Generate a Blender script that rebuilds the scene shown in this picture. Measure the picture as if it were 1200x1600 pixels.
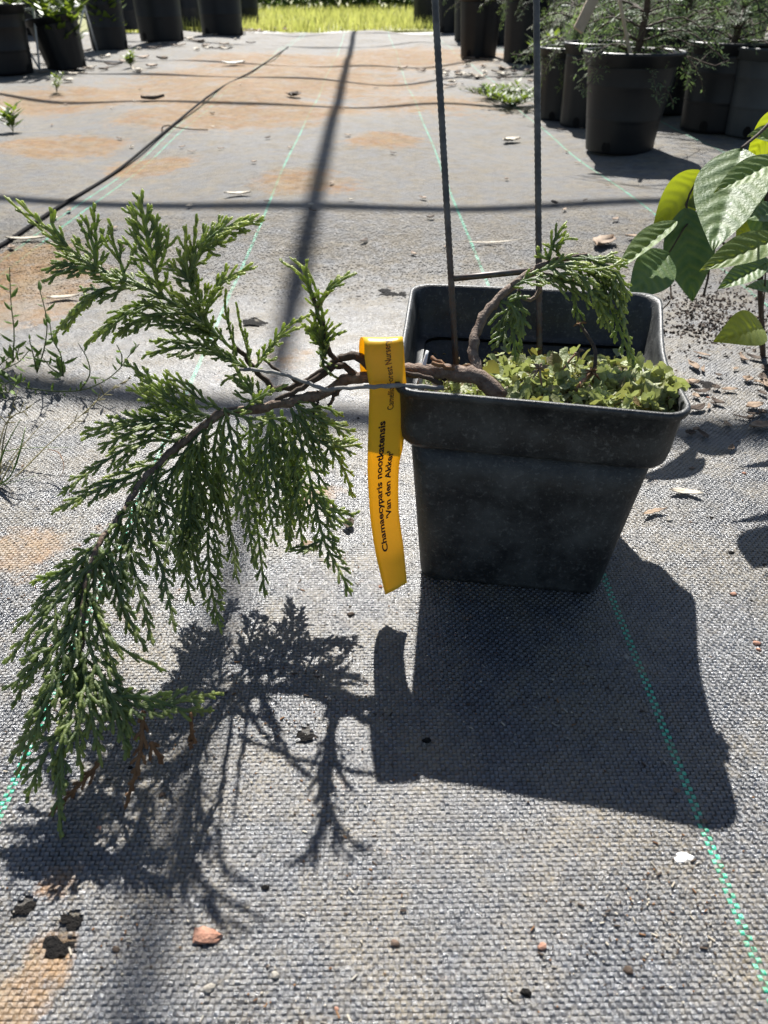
import bpy, math, random
import numpy as np
from mathutils import Vector, Matrix
random.seed(7); RNG = np.random.default_rng(11)
for o in list(bpy.data.objects): bpy.data.objects.remove(o)
S = bpy.context.scene
COL = S.collection
rad = math.radians

# ------------------------------------------------------------------ camera
F = 1160.0; CH = 0.295                       # focal length in photo pixels (1200x1600), camera height
PITCH = math.atan((800 + 27) / F); YAW = math.atan(25 / (F / math.cos(PITCH)))
fw = np.array([math.sin(YAW)*math.cos(PITCH), math.cos(YAW)*math.cos(PITCH), -math.sin(PITCH)])
rt = np.array([math.cos(YAW), -math.sin(YAW), 0.0]); up = np.cross(rt, fw); CAM = np.array([0, 0, CH])
cam = bpy.data.cameras.new('camera'); co = bpy.data.objects.new('camera', cam); COL.objects.link(co); S.camera = co
m3 = Matrix((rt, up, -fw)).transposed(); co.matrix_world = Matrix.Translation(Vector(CAM)) @ m3.to_4x4()
cam.sensor_fit = 'VERTICAL'; cam.sensor_height = 36.0; cam.lens = 36.0 * F / 1600; cam.clip_start = 0.01; cam.clip_end = 900
cam.dof.use_dof = True; cam.dof.focus_distance = 0.445; cam.dof.aperture_fstop = cam.lens / 1.5
S.render.resolution_x = 768; S.render.resolution_y = 1024
# ------------------------------------------------------------------ light
SUN_EL, SUN_AZ = rad(43.5), rad(-1.5)
sunv = np.array([math.sin(SUN_AZ)*math.cos(SUN_EL), math.cos(SUN_AZ)*math.cos(SUN_EL), math.sin(SUN_EL)])
W = bpy.data.worlds.new('World'); S.world = W; W.use_nodes = True
wn = W.node_tree.nodes; sky = wn.new('ShaderNodeTexSky'); sky.sky_type = 'NISHITA'; sky.sun_disc = False
sky.sun_elevation = SUN_EL; sky.sun_rotation = SUN_AZ
W.node_tree.links.new(sky.outputs[0], wn['Background'].inputs[0]); wn['Background'].inputs[1].default_value = 0.05
sl = bpy.data.lights.new('sun', 'SUN'); sl.energy = 5.0; sl.angle = rad(0.53); sl.color = (1.0, 0.97, 0.92)
so = bpy.data.objects.new('sun', sl); COL.objects.link(so); so.rotation_euler = Vector(sunv).to_track_quat('Z', 'Y').to_euler()
S.view_settings.view_transform = 'Standard'; S.view_settings.look = 'None'; S.view_settings.gamma = 1
S.view_settings.use_curve_mapping = False; S.view_settings.exposure = 1.15

# ------------------------------------------------------------------ geometry helpers
def ray(x, y): return fw + rt*(x-600)/F - up*(y-800)/F
def G(x, y, z=0.0):                           # photo pixel -> point at height z
    d = ray(x, y); return CAM + d*((z-CH)/d[2])
def A(x, y, Y):                               # photo pixel -> point at world depth Y
    d = ray(x, y); return CAM + d*(Y/d[1])
def gz(x, y):                                 # gentle undulation of the fabric further off
    k = min(1.0, max(0.0, (y-0.9)/0.9))
    return k*(0.007*math.sin(5.1*x+1.3*y) + 0.006*math.sin(8.3*x-2.9*y+1) + 0.004*math.sin(13*x+7*y))
def nrm(v): v = np.asarray(v, float); return v/(np.linalg.norm(v)+1e-12)
class MB:
    def __init__(s): s.v = []; s.f = []; s.a = []; s.m = []; s.n = 0
    def add(s, vs, fs, attr=0.0, mi=0):
        vs = np.asarray(vs, float).reshape(-1, 3); s.v.append(vs)
        for f in fs: s.f.append(tuple(int(i)+s.n for i in f)); s.m.append(mi)
        s.a.append(np.full(len(vs), attr) if np.isscalar(attr) else np.asarray(attr, float)); s.n += len(vs); return s
    def box(s, c, d, R=None, mi=0, attr=0.0):
        c = np.asarray(c, float); d = np.asarray(d, float)/2
        vs = np.array([[i, j, k] for i in (-1, 1) for j in (-1, 1) for k in (-1, 1)])*d
        if R is not None: vs = vs @ np.asarray(R).T
        return s.add(vs+c, [(0,1,3,2),(4,6,7,5),(0,4,5,1),(2,3,7,6),(0,2,6,4),(1,5,7,3)], attr, mi)
    def tube(s, pts, radii, sides=8, attr=0.0, mi=0, flat=1.0, nrmv=None, cap=True):
        P = np.asarray(pts, float); n = len(P); r = np.broadcast_to(np.asarray(radii, float), (n,))
        T = np.gradient(P, axis=0); T /= (np.linalg.norm(T, axis=1)[:, None]+1e-12)
        ref = np.array([0.31, 0.2, 0.93]) if nrmv is None else np.asarray(nrmv, float)
        N = ref - T*(T@ref)[:, None]; ln = np.linalg.norm(N, axis=1)[:, None]; N = np.where(ln > 1e-4, N/(ln+1e-9), [1.0, 0, 0])
        B = np.cross(T, N); an = np.arange(sides)*2*math.pi/sides
        V = P[:, None] + (np.cos(an)[None, :, None]*B[:, None] + flat*np.sin(an)[None, :, None]*N[:, None])*r[:, None, None]
        fs = [(i*sides+k, i*sides+(k+1) % sides, (i+1)*sides+(k+1) % sides, (i+1)*sides+k) for i in range(n-1) for k in range(sides)]
        if cap: fs += [tuple(range(sides))[::-1], tuple((n-1)*sides+k for k in range(sides))]
        at = attr if np.isscalar(attr) else np.repeat(attr, sides)
        return s.add(V.reshape(-1, 3), fs, at, mi)
    def build(s, name, mats, parent=None, smooth=True):
        me = bpy.data.meshes.new(name); V = np.concatenate(s.v) if s.v else np.zeros((0, 3))
        me.from_pydata(V.tolist(), [], s.f)
        for m in (mats if isinstance(mats, (list, tuple)) else [mats]): me.materials.append(m)
        if len(s.m): me.polygons.foreach_set('material_index', s.m)
        at = me.attributes.new('tint', 'FLOAT', 'POINT'); at.data.foreach_set('value', np.concatenate(s.a) if s.a else [])
        me.polygons.foreach_set('use_smooth', [smooth]*len(me.polygons)); me.update()
        o = bpy.data.objects.new(name, me); COL.objects.link(o)
        if parent: link(o, parent)
        return o
def link(o, parent):
    o.parent = parent; o.matrix_parent_inverse = Matrix.Translation(-Vector(parent.location)) if parent.type == 'EMPTY' else Matrix.Identity(4)
def thing(name, label, cat, loc, group=None):
    o = bpy.data.objects.new(name, None); COL.objects.link(o); o.location = Vector([float(c) for c in loc]); o.empty_display_size = 0.02
    return tag(o, label, cat, group)
def tag(o, label=None, cat=None, group=None, kind=None):
    if label: o['label'] = label
    if cat: o['category'] = cat
    if group: o['group'] = group
    if kind: o['kind'] = kind
    return o
def smooth_path(pts, n):                     # Catmull-Rom resample
    P = np.asarray(pts, float); 
    if len(P) == 2: return P[0]+(P[1]-P[0])*np.linspace(0, 1, n)[:, None]
    Q = np.vstack([2*P[0]-P[1], P, 2*P[-1]-P[-2]]); seg = np.linalg.norm(np.diff(P, axis=0), axis=1); cs = np.r_[0, np.cumsum(seg)]
    out = []
    for u in np.linspace(0, cs[-1], n):
        i = min(len(P)-2, max(0, int(np.searchsorted(cs, u)-1))); t = (u-cs[i])/(seg[i]+1e-12); a, b, c, d = Q[i:i+4]
        out.append(0.5*((2*b)+(-a+c)*t+(2*a-5*b+4*c-d)*t*t+(-a+3*b-3*c+d)*t**3))
    return np.array(out)

# ------------------------------------------------------------------ materials
class NT:
    def __init__(s, name):
        s.mat = bpy.data.materials.new(name); s.mat.use_nodes = True; s.t = s.mat.node_tree; s.b = s.t.nodes['Principled BSDF']; s.out = s.t.nodes['Material Output']
    def n(s, typ, **kw):
        d = s.t.nodes.new(typ)
        for k, v in kw.items(): setattr(d, k, v)
        return d
    def L(s, a, b): s.t.links.new(a, b)
    def set(s, d, i, v):
        if hasattr(v, 'is_output') or isinstance(v, bpy.types.NodeSocket): s.L(v, d.inputs[i])
        else: d.inputs[i].default_value = v
    def math(s, op, a, b=0.0, c=0.0, clamp=False):
        d = s.n('ShaderNodeMath', operation=op, use_clamp=clamp); s.set(d, 0, a); s.set(d, 1, b); s.set(d, 2, c); return d.outputs[0]
    def pos(s):
        if not hasattr(s, '_p'): s._p = s.n('ShaderNodeNewGeometry').outputs['Position']
        return s._p
    def noise(s, scale, detail=4, rough=0.6, vec=None, dist=0.0):
        d = s.n('ShaderNodeTexNoise'); d.inputs['Scale'].default_value = scale; d.inputs['Detail'].default_value = detail; d.inputs['Roughness'].default_value = rough
        d.inputs['Distortion'].default_value = dist; s.L(vec or s.pos(), d.inputs['Vector']); return d.outputs['Fac']
    def ramp(s, fac, lo, hi):
        d = s.n('ShaderNodeMapRange'); d.clamp = True; s.set(d, 0, fac); d.inputs[1].default_value = lo; d.inputs[2].default_value = hi; return d.outputs[0]
    def mix(s, fac, a, b):
        d = s.n('ShaderNodeMix', data_type='RGBA'); s.set(d, 0, fac)
        for i, v in ((6, a), (7, b)):
            if isinstance(v, tuple): d.inputs[i].default_value = (*v[:3], 1)
            else: s.L(v, d.inputs[i])
        return d.outputs[2]
    def attr(s, name): return s.n('ShaderNodeAttribute', attribute_name=name)
    def col(s, v):
        if isinstance(v, tuple): s.b.inputs['Base Color'].default_value = (*v[:3], 1)
        else: s.L(v, s.b.inputs['Base Color'])
    def bump(s, h, dist, strength=1.0):
        d = s.n('ShaderNodeBump'); d.inputs['Strength'].default_value = strength; d.inputs['Distance'].default_value = dist; s.L(h, d.inputs['Height'])
        s.L(d.outputs[0], s.b.inputs['Normal']); return d
    def rough(s, r, spec=0.5): s.set(s.b, 'Roughness', r); s.b.inputs['Specular IOR Level'].default_value = spec
    def translucent(s, color, fac):
        t = s.n('ShaderNodeBsdfTranslucent'); s.set(t, 0, color if not isinstance(color, tuple) else (*color[:3], 1)); x = s.n('ShaderNodeMixShader'); s.set(x, 0, fac)
        s.L(s.b.outputs[0], x.inputs[1]); s.L(t.outputs[0], x.inputs[2]); s.L(x.outputs[0], s.out.inputs[0])
MAT = {}
def simple(name, c1, c2, scale=40, rough=0.6, spec=0.4, bump=0.0, trans=None, tint=None):
    n = NT(name); f = n.ramp(n.noise(scale, 5), 0.3, 0.7); c = n.mix(f, c1, c2)
    if tint: c = n.mix(n.attr('tint').outputs['Fac'], c, tint)
    n.col(c); n.rough(rough, spec)
    if bump: n.bump(n.noise(scale*2.5, 5), bump)
    if trans: n.translucent(n.mix(0.5, c, trans[0]), trans[1])
    MAT[name] = n.mat; return n.mat
simple('soil', (0.018, 0.013, 0.010), (0.05, 0.036, 0.026), 120, 0.95, 0.2, 0.004)
simple('dark_soil_hole', (0.004, 0.0035, 0.003), (0.012, 0.009, 0.007), 300, 0.9, 0.3, 0.004)  # soil, and the painted dark inside fabric and drain holes
simple('bark', (0.10, 0.058, 0.040), (0.25, 0.19, 0.145), 260, 0.75, 0.3, 0.0012)
simple('bark_dark', (0.045, 0.028, 0.02), (0.10, 0.075, 0.055), 200, 0.8, 0.3, 0.001)
simple('grey_twig', (0.16, 0.15, 0.14), (0.30, 0.29, 0.27), 200, 0.7, 0.3, 0.0005)
simple('dead_needles', (0.11, 0.05, 0.022), (0.24, 0.13, 0.06), 160, 0.8, 0.3)
simple('dry_leaf', (0.13, 0.08, 0.05), (0.34, 0.25, 0.17), 90, 0.7, 0.3, 0.0008)
simple('dry_leaf_pale', (0.34, 0.29, 0.22), (0.52, 0.47, 0.38), 90, 0.7, 0.3, 0.0006)
simple('stone_red', (0.30, 0.14, 0.09), (0.42, 0.24, 0.17), 250, 0.85, 0.3, 0.0008)
simple('stone_grey', (0.2, 0.18, 0.15), (0.38, 0.35, 0.3), 250, 0.85, 0.3, 0.0008)
simple('white_flake', (0.7, 0.7, 0.66), (0.82, 0.81, 0.78), 200, 0.7)
simple('seam_dark', (0.006, 0.006, 0.007), (0.014, 0.014, 0.015), 60, 0.9, 0.1)
simple('white_wire', (0.45, 0.47, 0.48), (0.6, 0.61, 0.62), 60, 0.45, 0.5)
simple('wood_stake', (0.36, 0.27, 0.18), (0.52, 0.42, 0.30), 30, 0.75, 0.3, 0.001)
simple('galvanised', (0.35, 0.36, 0.37), (0.5, 0.5, 0.51), 50, 0.4, 0.5)
simple('stake_plastic', (0.55, 0.57, 0.58), (0.66, 0.67, 0.68), 100, 0.45, 0.5)
simple('weed', (0.09, 0.16, 0.03), (0.17, 0.25, 0.05), 80, 0.55, 0.4, 0, ((0.25, 0.38, 0.04), 0.35))
simple('weed_stem', (0.07, 0.10, 0.03), (0.13, 0.15, 0.05), 80, 0.6, 0.4)
simple('dry_grass', (0.22, 0.20, 0.09), (0.36, 0.31, 0.17), 50, 0.7, 0.3, 0, ((0.4, 0.35, 0.15), 0.25))
simple('field_grass', (0.20, 0.26, 0.05), (0.38, 0.40, 0.12), 1.5, 0.6, 0.3, 0, ((0.55, 0.58, 0.12), 0.5), tint=(0.50, 0.46, 0.18))
simple('far_leaf', (0.03, 0.06, 0.015), (0.06, 0.10, 0.025), 6, 0.6, 0.3, 0, ((0.15, 0.24, 0.03), 0.3))
simple('feather_leaf', (0.09, 0.18, 0.10), (0.20, 0.30, 0.19), 9, 0.55, 0.35, 0, ((0.34, 0.50, 0.12), 0.45), tint=(0.20, 0.24, 0.05))
simple('bright_leaf', (0.07, 0.13, 0.02), (0.13, 0.19, 0.03), 30, 0.5, 0.4, 0, ((0.34, 0.44, 0.03), 0.4))
simple('fern_dry', (0.18, 0.09, 0.05), (0.3, 0.17, 0.1), 100, 0.8, 0.3)
simple('gravel', (0.42, 0.41, 0.39), (0.62, 0.60, 0.57), 14, 0.9, 0.3, 0.01)
simple('earth', (0.10, 0.085, 0.05), (0.16, 0.15, 0.07), 0.7, 0.95, 0.2)
simple('pipe', (0.4, 0.41, 0.42), (0.55, 0.55, 0.56), 8, 0.4, 0.5)

# conifer scale leaves: older cords blue-green, young tips yellow-green
n = NT('conifer'); tt = n.attr('tint').outputs['Fac']
c = n.mix(n.ramp(n.noise(55, 3), 0.35, 0.65), (0.115, 0.170, 0.082), (0.190, 0.245, 0.105))
c = n.mix(n.ramp(tt, 0.03, 0.65), c, (0.50, 0.54, 0.15)); n.col(c); n.rough(0.42, 0.5); n.bump(n.noise(900, 2), 0.0005)
n.translucent(n.mix(0.5, c, (0.55, 0.70, 0.16)), 0.50); MAT['conifer'] = n.mat
# black pot plastic with dusty bloom
n = NT('pot_plastic'); d1 = n.ramp(n.noise(38, 6, 0.7), 0.42, 0.75); d2 = n.ramp(n.noise(420, 3, 0.7), 0.55, 0.72)
c = n.mix(n.math('MULTIPLY', d1, 0.85), (0.014, 0.015, 0.016), (0.085, 0.088, 0.085)); c = n.mix(n.math('MULTIPLY', d2, 0.5), c, (0.17, 0.17, 0.16))
n.col(c); n.rough(n.math('MULTIPLY_ADD', d1, 0.2, 0.42), 0.5); n.bump(n.noise(900, 3), 0.0003); MAT['pot_plastic'] = n.mat
n = NT('grey_pot'); d1 = n.ramp(n.noise(9, 5), 0.35, 0.7)
c = n.mix(d1, (0.03, 0.035, 0.037), (0.06, 0.066, 0.068)); n.col(c); n.rough(0.55); MAT['grey_pot'] = n.mat
n = NT('nursery_pot'); d1 = n.ramp(n.noise(12, 6, 0.7), 0.45, 0.8)
c = n.mix(n.math('MULTIPLY', d1, 0.15), (0.005, 0.006, 0.008), (0.035, 0.038, 0.043)); n.col(c); n.rough(0.45, 0.35); MAT['nursery_pot'] = n.mat
# steel rods
n = NT('steel'); d1 = n.ramp(n.noise(120, 5), 0.4, 0.7); sp = n.n('ShaderNodeSeparateXYZ'); n.L(n.pos(), sp.inputs[0])
rust = n.math('MULTIPLY', n.ramp(sp.outputs[2], 0.20, 0.09), n.ramp(n.noise(200, 4), 0.35, 0.6))
c = n.mix(d1, (0.075, 0.072, 0.07), (0.15, 0.145, 0.14)); c = n.mix(rust, c, (0.12, 0.055, 0.03)); n.col(c); n.b.inputs['Metallic'].default_value = 0.35; n.rough(0.5); MAT['steel'] = n.mat
# tag plastic
n = NT('tag_plastic'); c = n.mix(n.math('MULTIPLY', n.ramp(n.noise(180, 5), 0.5, 0.75), 0.3), (0.92, 0.64, 0.03), (0.70, 0.47, 0.04)); n.col(c); n.rough(0.38, 0.5)
n.translucent((0.98, 0.64, 0.02), 0.42); MAT['tag_plastic'] = n.mat
simple('ink', (0.006, 0.006, 0.007), (0.012, 0.011, 0.010), 50, 0.5, 0.3)
# broad quilted leaves; tint also paints the sun on lit and back-lit ones
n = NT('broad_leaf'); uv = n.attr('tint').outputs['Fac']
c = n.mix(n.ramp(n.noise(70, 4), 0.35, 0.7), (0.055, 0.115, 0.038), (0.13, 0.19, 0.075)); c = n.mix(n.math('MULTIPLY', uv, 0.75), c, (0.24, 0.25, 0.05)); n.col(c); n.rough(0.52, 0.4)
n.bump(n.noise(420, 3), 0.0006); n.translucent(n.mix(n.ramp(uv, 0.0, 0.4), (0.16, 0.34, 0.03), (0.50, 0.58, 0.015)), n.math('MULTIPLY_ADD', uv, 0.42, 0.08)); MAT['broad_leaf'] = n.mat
# liverwort
n = NT('liverwort'); uv = n.attr('tint').outputs['Fac']
c = n.mix(n.ramp(n.noise(260, 5), 0.35, 0.65), (0.23, 0.29, 0.10), (0.46, 0.50, 0.27)); c = n.mix(uv, c, (0.16, 0.09, 0.04)); n.col(c); n.rough(0.5, 0.4)
n.bump(n.noise(700, 3), 0.0006); n.translucent(n.mix(0.5, c, (0.4, 0.45, 0.06)), 0.3); MAT['liverwort'] = n.mat

# woven ground fabric: dark tapes, dusty film, sand and rust stains, green marker tapes
PITCH_W = 0.0020; STRIPES = (0.139, 0.139-0.3048, 0.139+0.3048, 0.139-0.6096+0.012, 0.139-0.6096-0.012, 0.139+0.6096)
SPOTS = [(430,125,.55,1.),(400,175,.30,1.),(330,150,.3,.8),(300,185,.22,.7),(470,95,.5,.9),(560,100,.4,.6),(640,90,.6,.7),(480,290,.10,.6),(600,225,.09,.8),(120,150,.35,.7),(95,225,.14,1.),(230,255,.10,.8),(40,440,.09,.9),(20,480,.07,.8),(60,400,.08,.6),
         (30,1560,.013,.7),(75,1500,.012,.6),(100,1380,.012,.5),(500,770,.02,.45),(660,160,.3,.5),(30,860,.03,.55),(440,560,.05,.3)]
n = NT('fabric'); sp = n.n('ShaderNodeSeparateXYZ'); n.L(n.pos(), sp.inputs[0]); X, Y = sp.outputs[0], sp.outputs[1]
ac = n.attr('tape'); asp = n.n('ShaderNodeSeparateColor'); n.L(ac.outputs['Color'], asp.inputs[0])
far = n.math('SUBTRACT', 1.0, asp.outputs[2])
ux = n.math('DIVIDE', X, PITCH_W); uy = n.math('DIVIDE', Y, PITCH_W)
par = n.math('MODULO', n.math('ABSOLUTE', n.math('ADD', n.math('FLOOR', ux), n.math('FLOOR', uy))), 2.0)
st = None
for xs in STRIPES:
    m = n.math('LESS_THAN', n.math('ABSOLUTE', n.math('SUBTRACT', X, (math.floor(xs/PITCH_W)+1)*PITCH_W)), PITCH_W*1.0)
    st = m if st is None else n.math('MAXIMUM', st, m)
farst = n.math('MULTIPLY', n.math('MULTIPLY', st, n.math('MULTIPLY_ADD', par, 0.35, 0.55)), far)
green = n.math('MAXIMUM', asp.outputs[1], farst)
green = n.math('MULTIPLY', green, n.ramp(n.noise(60, 4, 0.7), 0.22, 0.36))
b1 = n.ramp(n.noise(900, 2), 0.2, 0.8)
base = n.mix(n.math('MAXIMUM', asp.outputs[0], n.math('MULTIPLY', far, 0.5)), (0.020, 0.023, 0.030), (0.082, 0.090, 0.106))
base = n.mix(green, base, (0.02, 0.46, 0.27))
dn = n.math('MULTIPLY', n.ramp(n.noise(7, 6, 0.65), 0.33, 0.68), n.ramp(n.noise(240, 4, 0.7), 0.30, 0.62))
mott = n.math('MULTIPLY', n.ramp(n.noise(26, 8, 0.78), 0.38, 0.62), n.ramp(n.noise(4.5, 6, 0.7), 0.30, 0.62))
fard_glint = n.math('ADD', n.math('MULTIPLY_ADD', dn, 0.30, 0.30), n.math('MULTIPLY', mott, 0.75), clamp=True)  # dust plus a far lift that stands in for tape glint
neard = n.math('ADD', n.math('MULTIPLY_ADD', dn, 0.30, 0.0), n.math('MULTIPLY', mott, 0.28), clamp=True)
dist = n.ramp(Y, 0.40, 0.95); ff = n.math('MAXIMUM', far, n.math('MULTIPLY', dist, 0.95))
dust = n.math('ADD', n.math('MULTIPLY', fard_glint, ff), n.math('MULTIPLY', neard, n.math('SUBTRACT', 1.0, ff)))
dust = n.math('MULTIPLY', dust, n.math('SUBTRACT', 1.0, n.math('MULTIPLY', green, 0.75)))
c = n.mix(dust, base, n.mix(n.ramp(n.noise(30, 5), 0.3, 0.7), (0.185, 0.187, 0.187), (0.25, 0.225, 0.18)))
# sand / rust stains
spot = None
for (px, py, r, w) in SPOTS:
    g = G(px, py); d = n.n('ShaderNodeVectorMath', operation='DISTANCE'); n.L(n.pos(), d.inputs[0]); d.inputs[1].default_value = (g[0], g[1], 0)
    v = n.math('MULTIPLY', n.ramp(d.outputs['Value'], r*1.35, r*0.12), min(1.1, w*1.15)); spot = v if spot is None else n.math('MAXIMUM', spot, v)
frag = n.ramp(n.math('MULTIPLY_ADD', spot, 0.50, n.math('ADD', n.math('MULTIPLY', n.math('ADD', n.noise(9, 8, 0.75), n.noise(46, 6, 0.8)), 0.62), -0.34)), 0.37, 0.50)
rn = n.ramp(n.noise(3.1, 5, 0.6), 0.52, 0.72); rust = n.math('MULTIPLY', frag, n.math('MULTIPLY', n.ramp(n.noise(70, 7, 0.85), 0.25, 0.52), n.ramp(n.noise(12, 5, 0.7), 0.25, 0.5)))
c = n.mix(n.math('MULTIPLY', rust, 0.85), c, n.mix(n.ramp(n.noise(14, 5), 0.35, 0.65), (0.27, 0.125, 0.028), (0.31, 0.19, 0.075)))
sand = n.math('MULTIPLY', n.ramp(n.noise(13, 8, 0.78), 0.45, 0.58), n.ramp(n.noise(620, 3, 0.8), 0.40, 0.62))
c = n.mix(n.math('MULTIPLY', sand, 0.8), c, (0.20, 0.155, 0.085))
grime = n.math('MULTIPLY', n.math('MAXIMUM', n.ramp(n.noise(22, 6, 0.7), 0.58, 0.76), n.math('MULTIPLY', n.ramp(n.noise(48, 8, 0.8), 0.47, 0.66), ff)), 0.62); c = n.mix(grime, c, (0.07, 0.055, 0.04))
n.col(c); rg = n.math('MULTIPLY_ADD', n.math('MAXIMUM', dust, n.math('MAXIMUM', rust, sand)), 0.34, n.math('MULTIPLY_ADD', asp.outputs[0], -0.12, 0.27)); rg = n.math('MULTIPLY_ADD', ff, 0.30, rg); n.rough(rg, 0.6); n.L(n.math('MULTIPLY_ADD', ff, -0.66, 1.0), n.b.inputs['Specular IOR Level'])
wv = n.math('MULTIPLY', n.math('SINE', n.math('MULTIPLY', ux, math.pi)), n.math('SINE', n.math('MULTIPLY', uy, math.pi)))
h = n.math('ADD', n.math('MULTIPLY', n.math('ABSOLUTE', wv), n.math('MULTIPLY', far, 0.5)), n.math('MULTIPLY_ADD', n.noise(450, 4, 0.8), n.math('MULTIPLY_ADD', far, 2.2, 1.0), n.math('MULTIPLY', n.noise(60, 5), 2.0)))
n.bump(h, 0.0010, 0.8); MAT['fabric'] = n.mat

# ================================================================== SETTING
HOLES = [(G(38,1420),.0034,.005),(G(112,1440),.0045,.0038),(G(92,1480),.006,.005),(G(395,505),.010,.014),(G(478,1150),.004,.006)]
def inhole(x, y):
    for c, a, b in HOLES:
        if ((x-c[0])/a)**2+((y-c[1])/b)**2 < 1+0.35*math.sin(5*math.atan2(y-c[1], x-c[0])): return True
    return False
mb = MB()     # earth to the horizon
mb.add([(-400,-400,-.06),(400,-400,-.06),(400,400,-.06),(-400,400,-.06)], [(0,1,2,3)]); tag(mb.build('ground', MAT['earth']), kind='structure')
def grid(x0, x1, y0, y1, nx, ny, zf):
    xs = np.linspace(x0, x1, nx+1); ys = np.linspace(y0, y1, ny+1)
    v = [(x, y, zf(x, y)) for y in ys for x in xs]; f = [(j*(nx+1)+i, j*(nx+1)+i+1, (j+1)*(nx+1)+i+1, (j+1)*(nx+1)+i) for j in range(ny) for i in range(nx)]
    return v, f
v, f = grid(-4.2, 4.2, -1.0, 6.55, 210, 190, lambda x, y: gz(x, y)-0.0007+(-.012*max(0, (y-6.45)*10)))
mb = MB(); mb.add(v, f); fabric = tag(mb.build('ground_fabric', MAT['fabric']), kind='structure')
# woven tapes as real geometry where the weave can be told apart
P = PITCH_W; cells = []
for j in range(int(.06/P), int(1.28/P)):
    yc = (j+.5)*P; dep = yc*math.cos(PITCH)+CH*math.sin(PITCH); hw = 630/F*dep+.03
    for i in range(int(-hw/P), int(hw/P)+1): cells.append((i, j))
cells = np.array(cells); keep = np.array([not inhole((i+.5)*P, (j+.5)*P) and random.random() > ((j+.5)*P-.80)/.48 for i, j in cells]); cells = cells[keep]
allv = []; allf = []; allc = []; off = 0
gcol = set()
for xs in STRIPES: k0 = math.floor(xs/P); gcol |= {k0, k0+1}
for sel, ts, zs in ((cells[:, 1]*P < .55, [-.62, -.34, .0, .34, .62], [-.00030, .00014, .00028, .00014, -.00030]), (cells[:, 1]*P >= .55, [-.58, 0, .58], [-.00022, .00026, -.00022])):
    ce = cells[sel]; nc = len(ce); rnd = RNG.random((nc, 4)); warp = ((ce[:, 0]+ce[:, 1]) % 2) == 0; m = len(ts); VV = np.zeros((nc, 2*m, 3)); cx = (ce[:, 0]+.5)*P; cy = (ce[:, 1]+.5)*P
    wob = .00012*(np.sin(ce[:, 0]*1.7)+np.cos(ce[:, 1]*2.3)); gzz = np.array([gz(x_, y_) if y_ > .9 else 0.0 for x_, y_ in zip(cx, cy)])
    crease = .0007*np.sin(cx*41+3*np.sin(cy*23))*np.sin(cy*37+1)*np.clip(rnd[:, 0]*.3+.7, 0, 1)
    for k in range(m):
        for s2, sg in ((0, -1), (1, 1)):
            a = ts[k]*P; b = sg*np.where(warp, .465, .44)*P*(1-.08*rnd[:, 0])
            VV[:, k*2+s2, 0] = cx+np.where(warp, b, a)+wob*.4; VV[:, k*2+s2, 1] = cy+np.where(warp, a, -b)+wob*.3
            VV[:, k*2+s2, 2] = zs[k]*(0.60+.8*rnd[:, 1])*np.where(warp, 1.1, .55)-np.where(warp, 0, .00006)+(rnd[:, 2]-.5)*.00024*sg+gzz+np.abs(crease)
    q = np.array([[2*k, 2*k+1, 2*k+3, 2*k+2] for k in range(m-1)]); allf.append((off+np.arange(nc)[:, None, None]*2*m+q[None]).reshape(-1, 4)); allv.append(VV.reshape(-1, 3)); off += nc*2*m
    colr = np.zeros((nc, 4)); colr[:, 0] = rnd[:, 3]*np.where(warp, 1.0, .22); colr[:, 2] = 1; colr[:, 3] = 1; colr[:, 1] = [1.0 if (w and i in gcol) else 0.0 for (i, j), w in zip(ce, warp)]; allc.append(np.repeat(colr, 2*m, axis=0))  # weft colour darkened so warp tapes read as bright glints
VV = np.concatenate(allv); FF = np.concatenate(allf)
me = bpy.data.meshes.new('woven_tape'); me.vertices.add(len(VV)); me.vertices.foreach_set('co', VV.reshape(-1))
me.loops.add(len(FF)*4); me.loops.foreach_set('vertex_index', FF.reshape(-1)); me.polygons.add(len(FF))
me.polygons.foreach_set('loop_start', np.arange(len(FF))*4); me.polygons.foreach_set('use_smooth', np.ones(len(FF), bool))
ca = me.color_attributes.new('tape', 'FLOAT_COLOR', 'POINT'); ca.data.foreach_set('color', np.concatenate(allc).reshape(-1))
me.materials.append(MAT['fabric']); me.update(calc_edges=True); me.validate()
wo = bpy.data.objects.new('woven_tape', me); COL.objects.link(wo); tag(wo, kind='stuff'); wo.parent = fabric
# gravel verge and meadow
v, f = grid(-8, 8, 6.5, 7.15, 120, 6, lambda x, y: -.03+.012*math.sin(9*x)*math.cos(11*y)); mb = MB(); mb.add(v, f); tag(mb.build('gravel_verge', MAT['gravel']), kind='structure')
v, f = grid(-14, 14, 7.05, 30, 120, 100, lambda x, y: -.035+.02*math.sin(2.1*x+y)); mb = MB(); mb.add(v, f, 0.4); tag(mb.build('meadow', MAT['field_grass']), kind='structure')
mb = MB()
for _ in range(15000):
    y = 7.1+5.6*random.random()**1.4; x = random.uniform(-2.6, 1.8)*(y/9); h = random.uniform(.05, .13); a = random.uniform(0, 6.28); w = .0035
    l = np.array([math.cos(a), math.sin(a), 0])*h*random.uniform(.1, .7); s = np.array([-math.sin(a), math.cos(a), 0])*w; b = np.array([x, y, -.04])
    mb.add([b-s, b+s, b+s*.7+l*.4+[0, 0, h*.6], b-s*.7+l*.4+[0, 0, h*.6], b+l+[0, 0, h]], [(0,1,2,3),(3,2,4)], random.random()*.9)
tag(mb.build('meadow_grass', MAT['field_grass'], smooth=False), 'tall sunlit yellow-green meadow grass past the end of the ground fabric', 'grass', kind='stuff')
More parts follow.
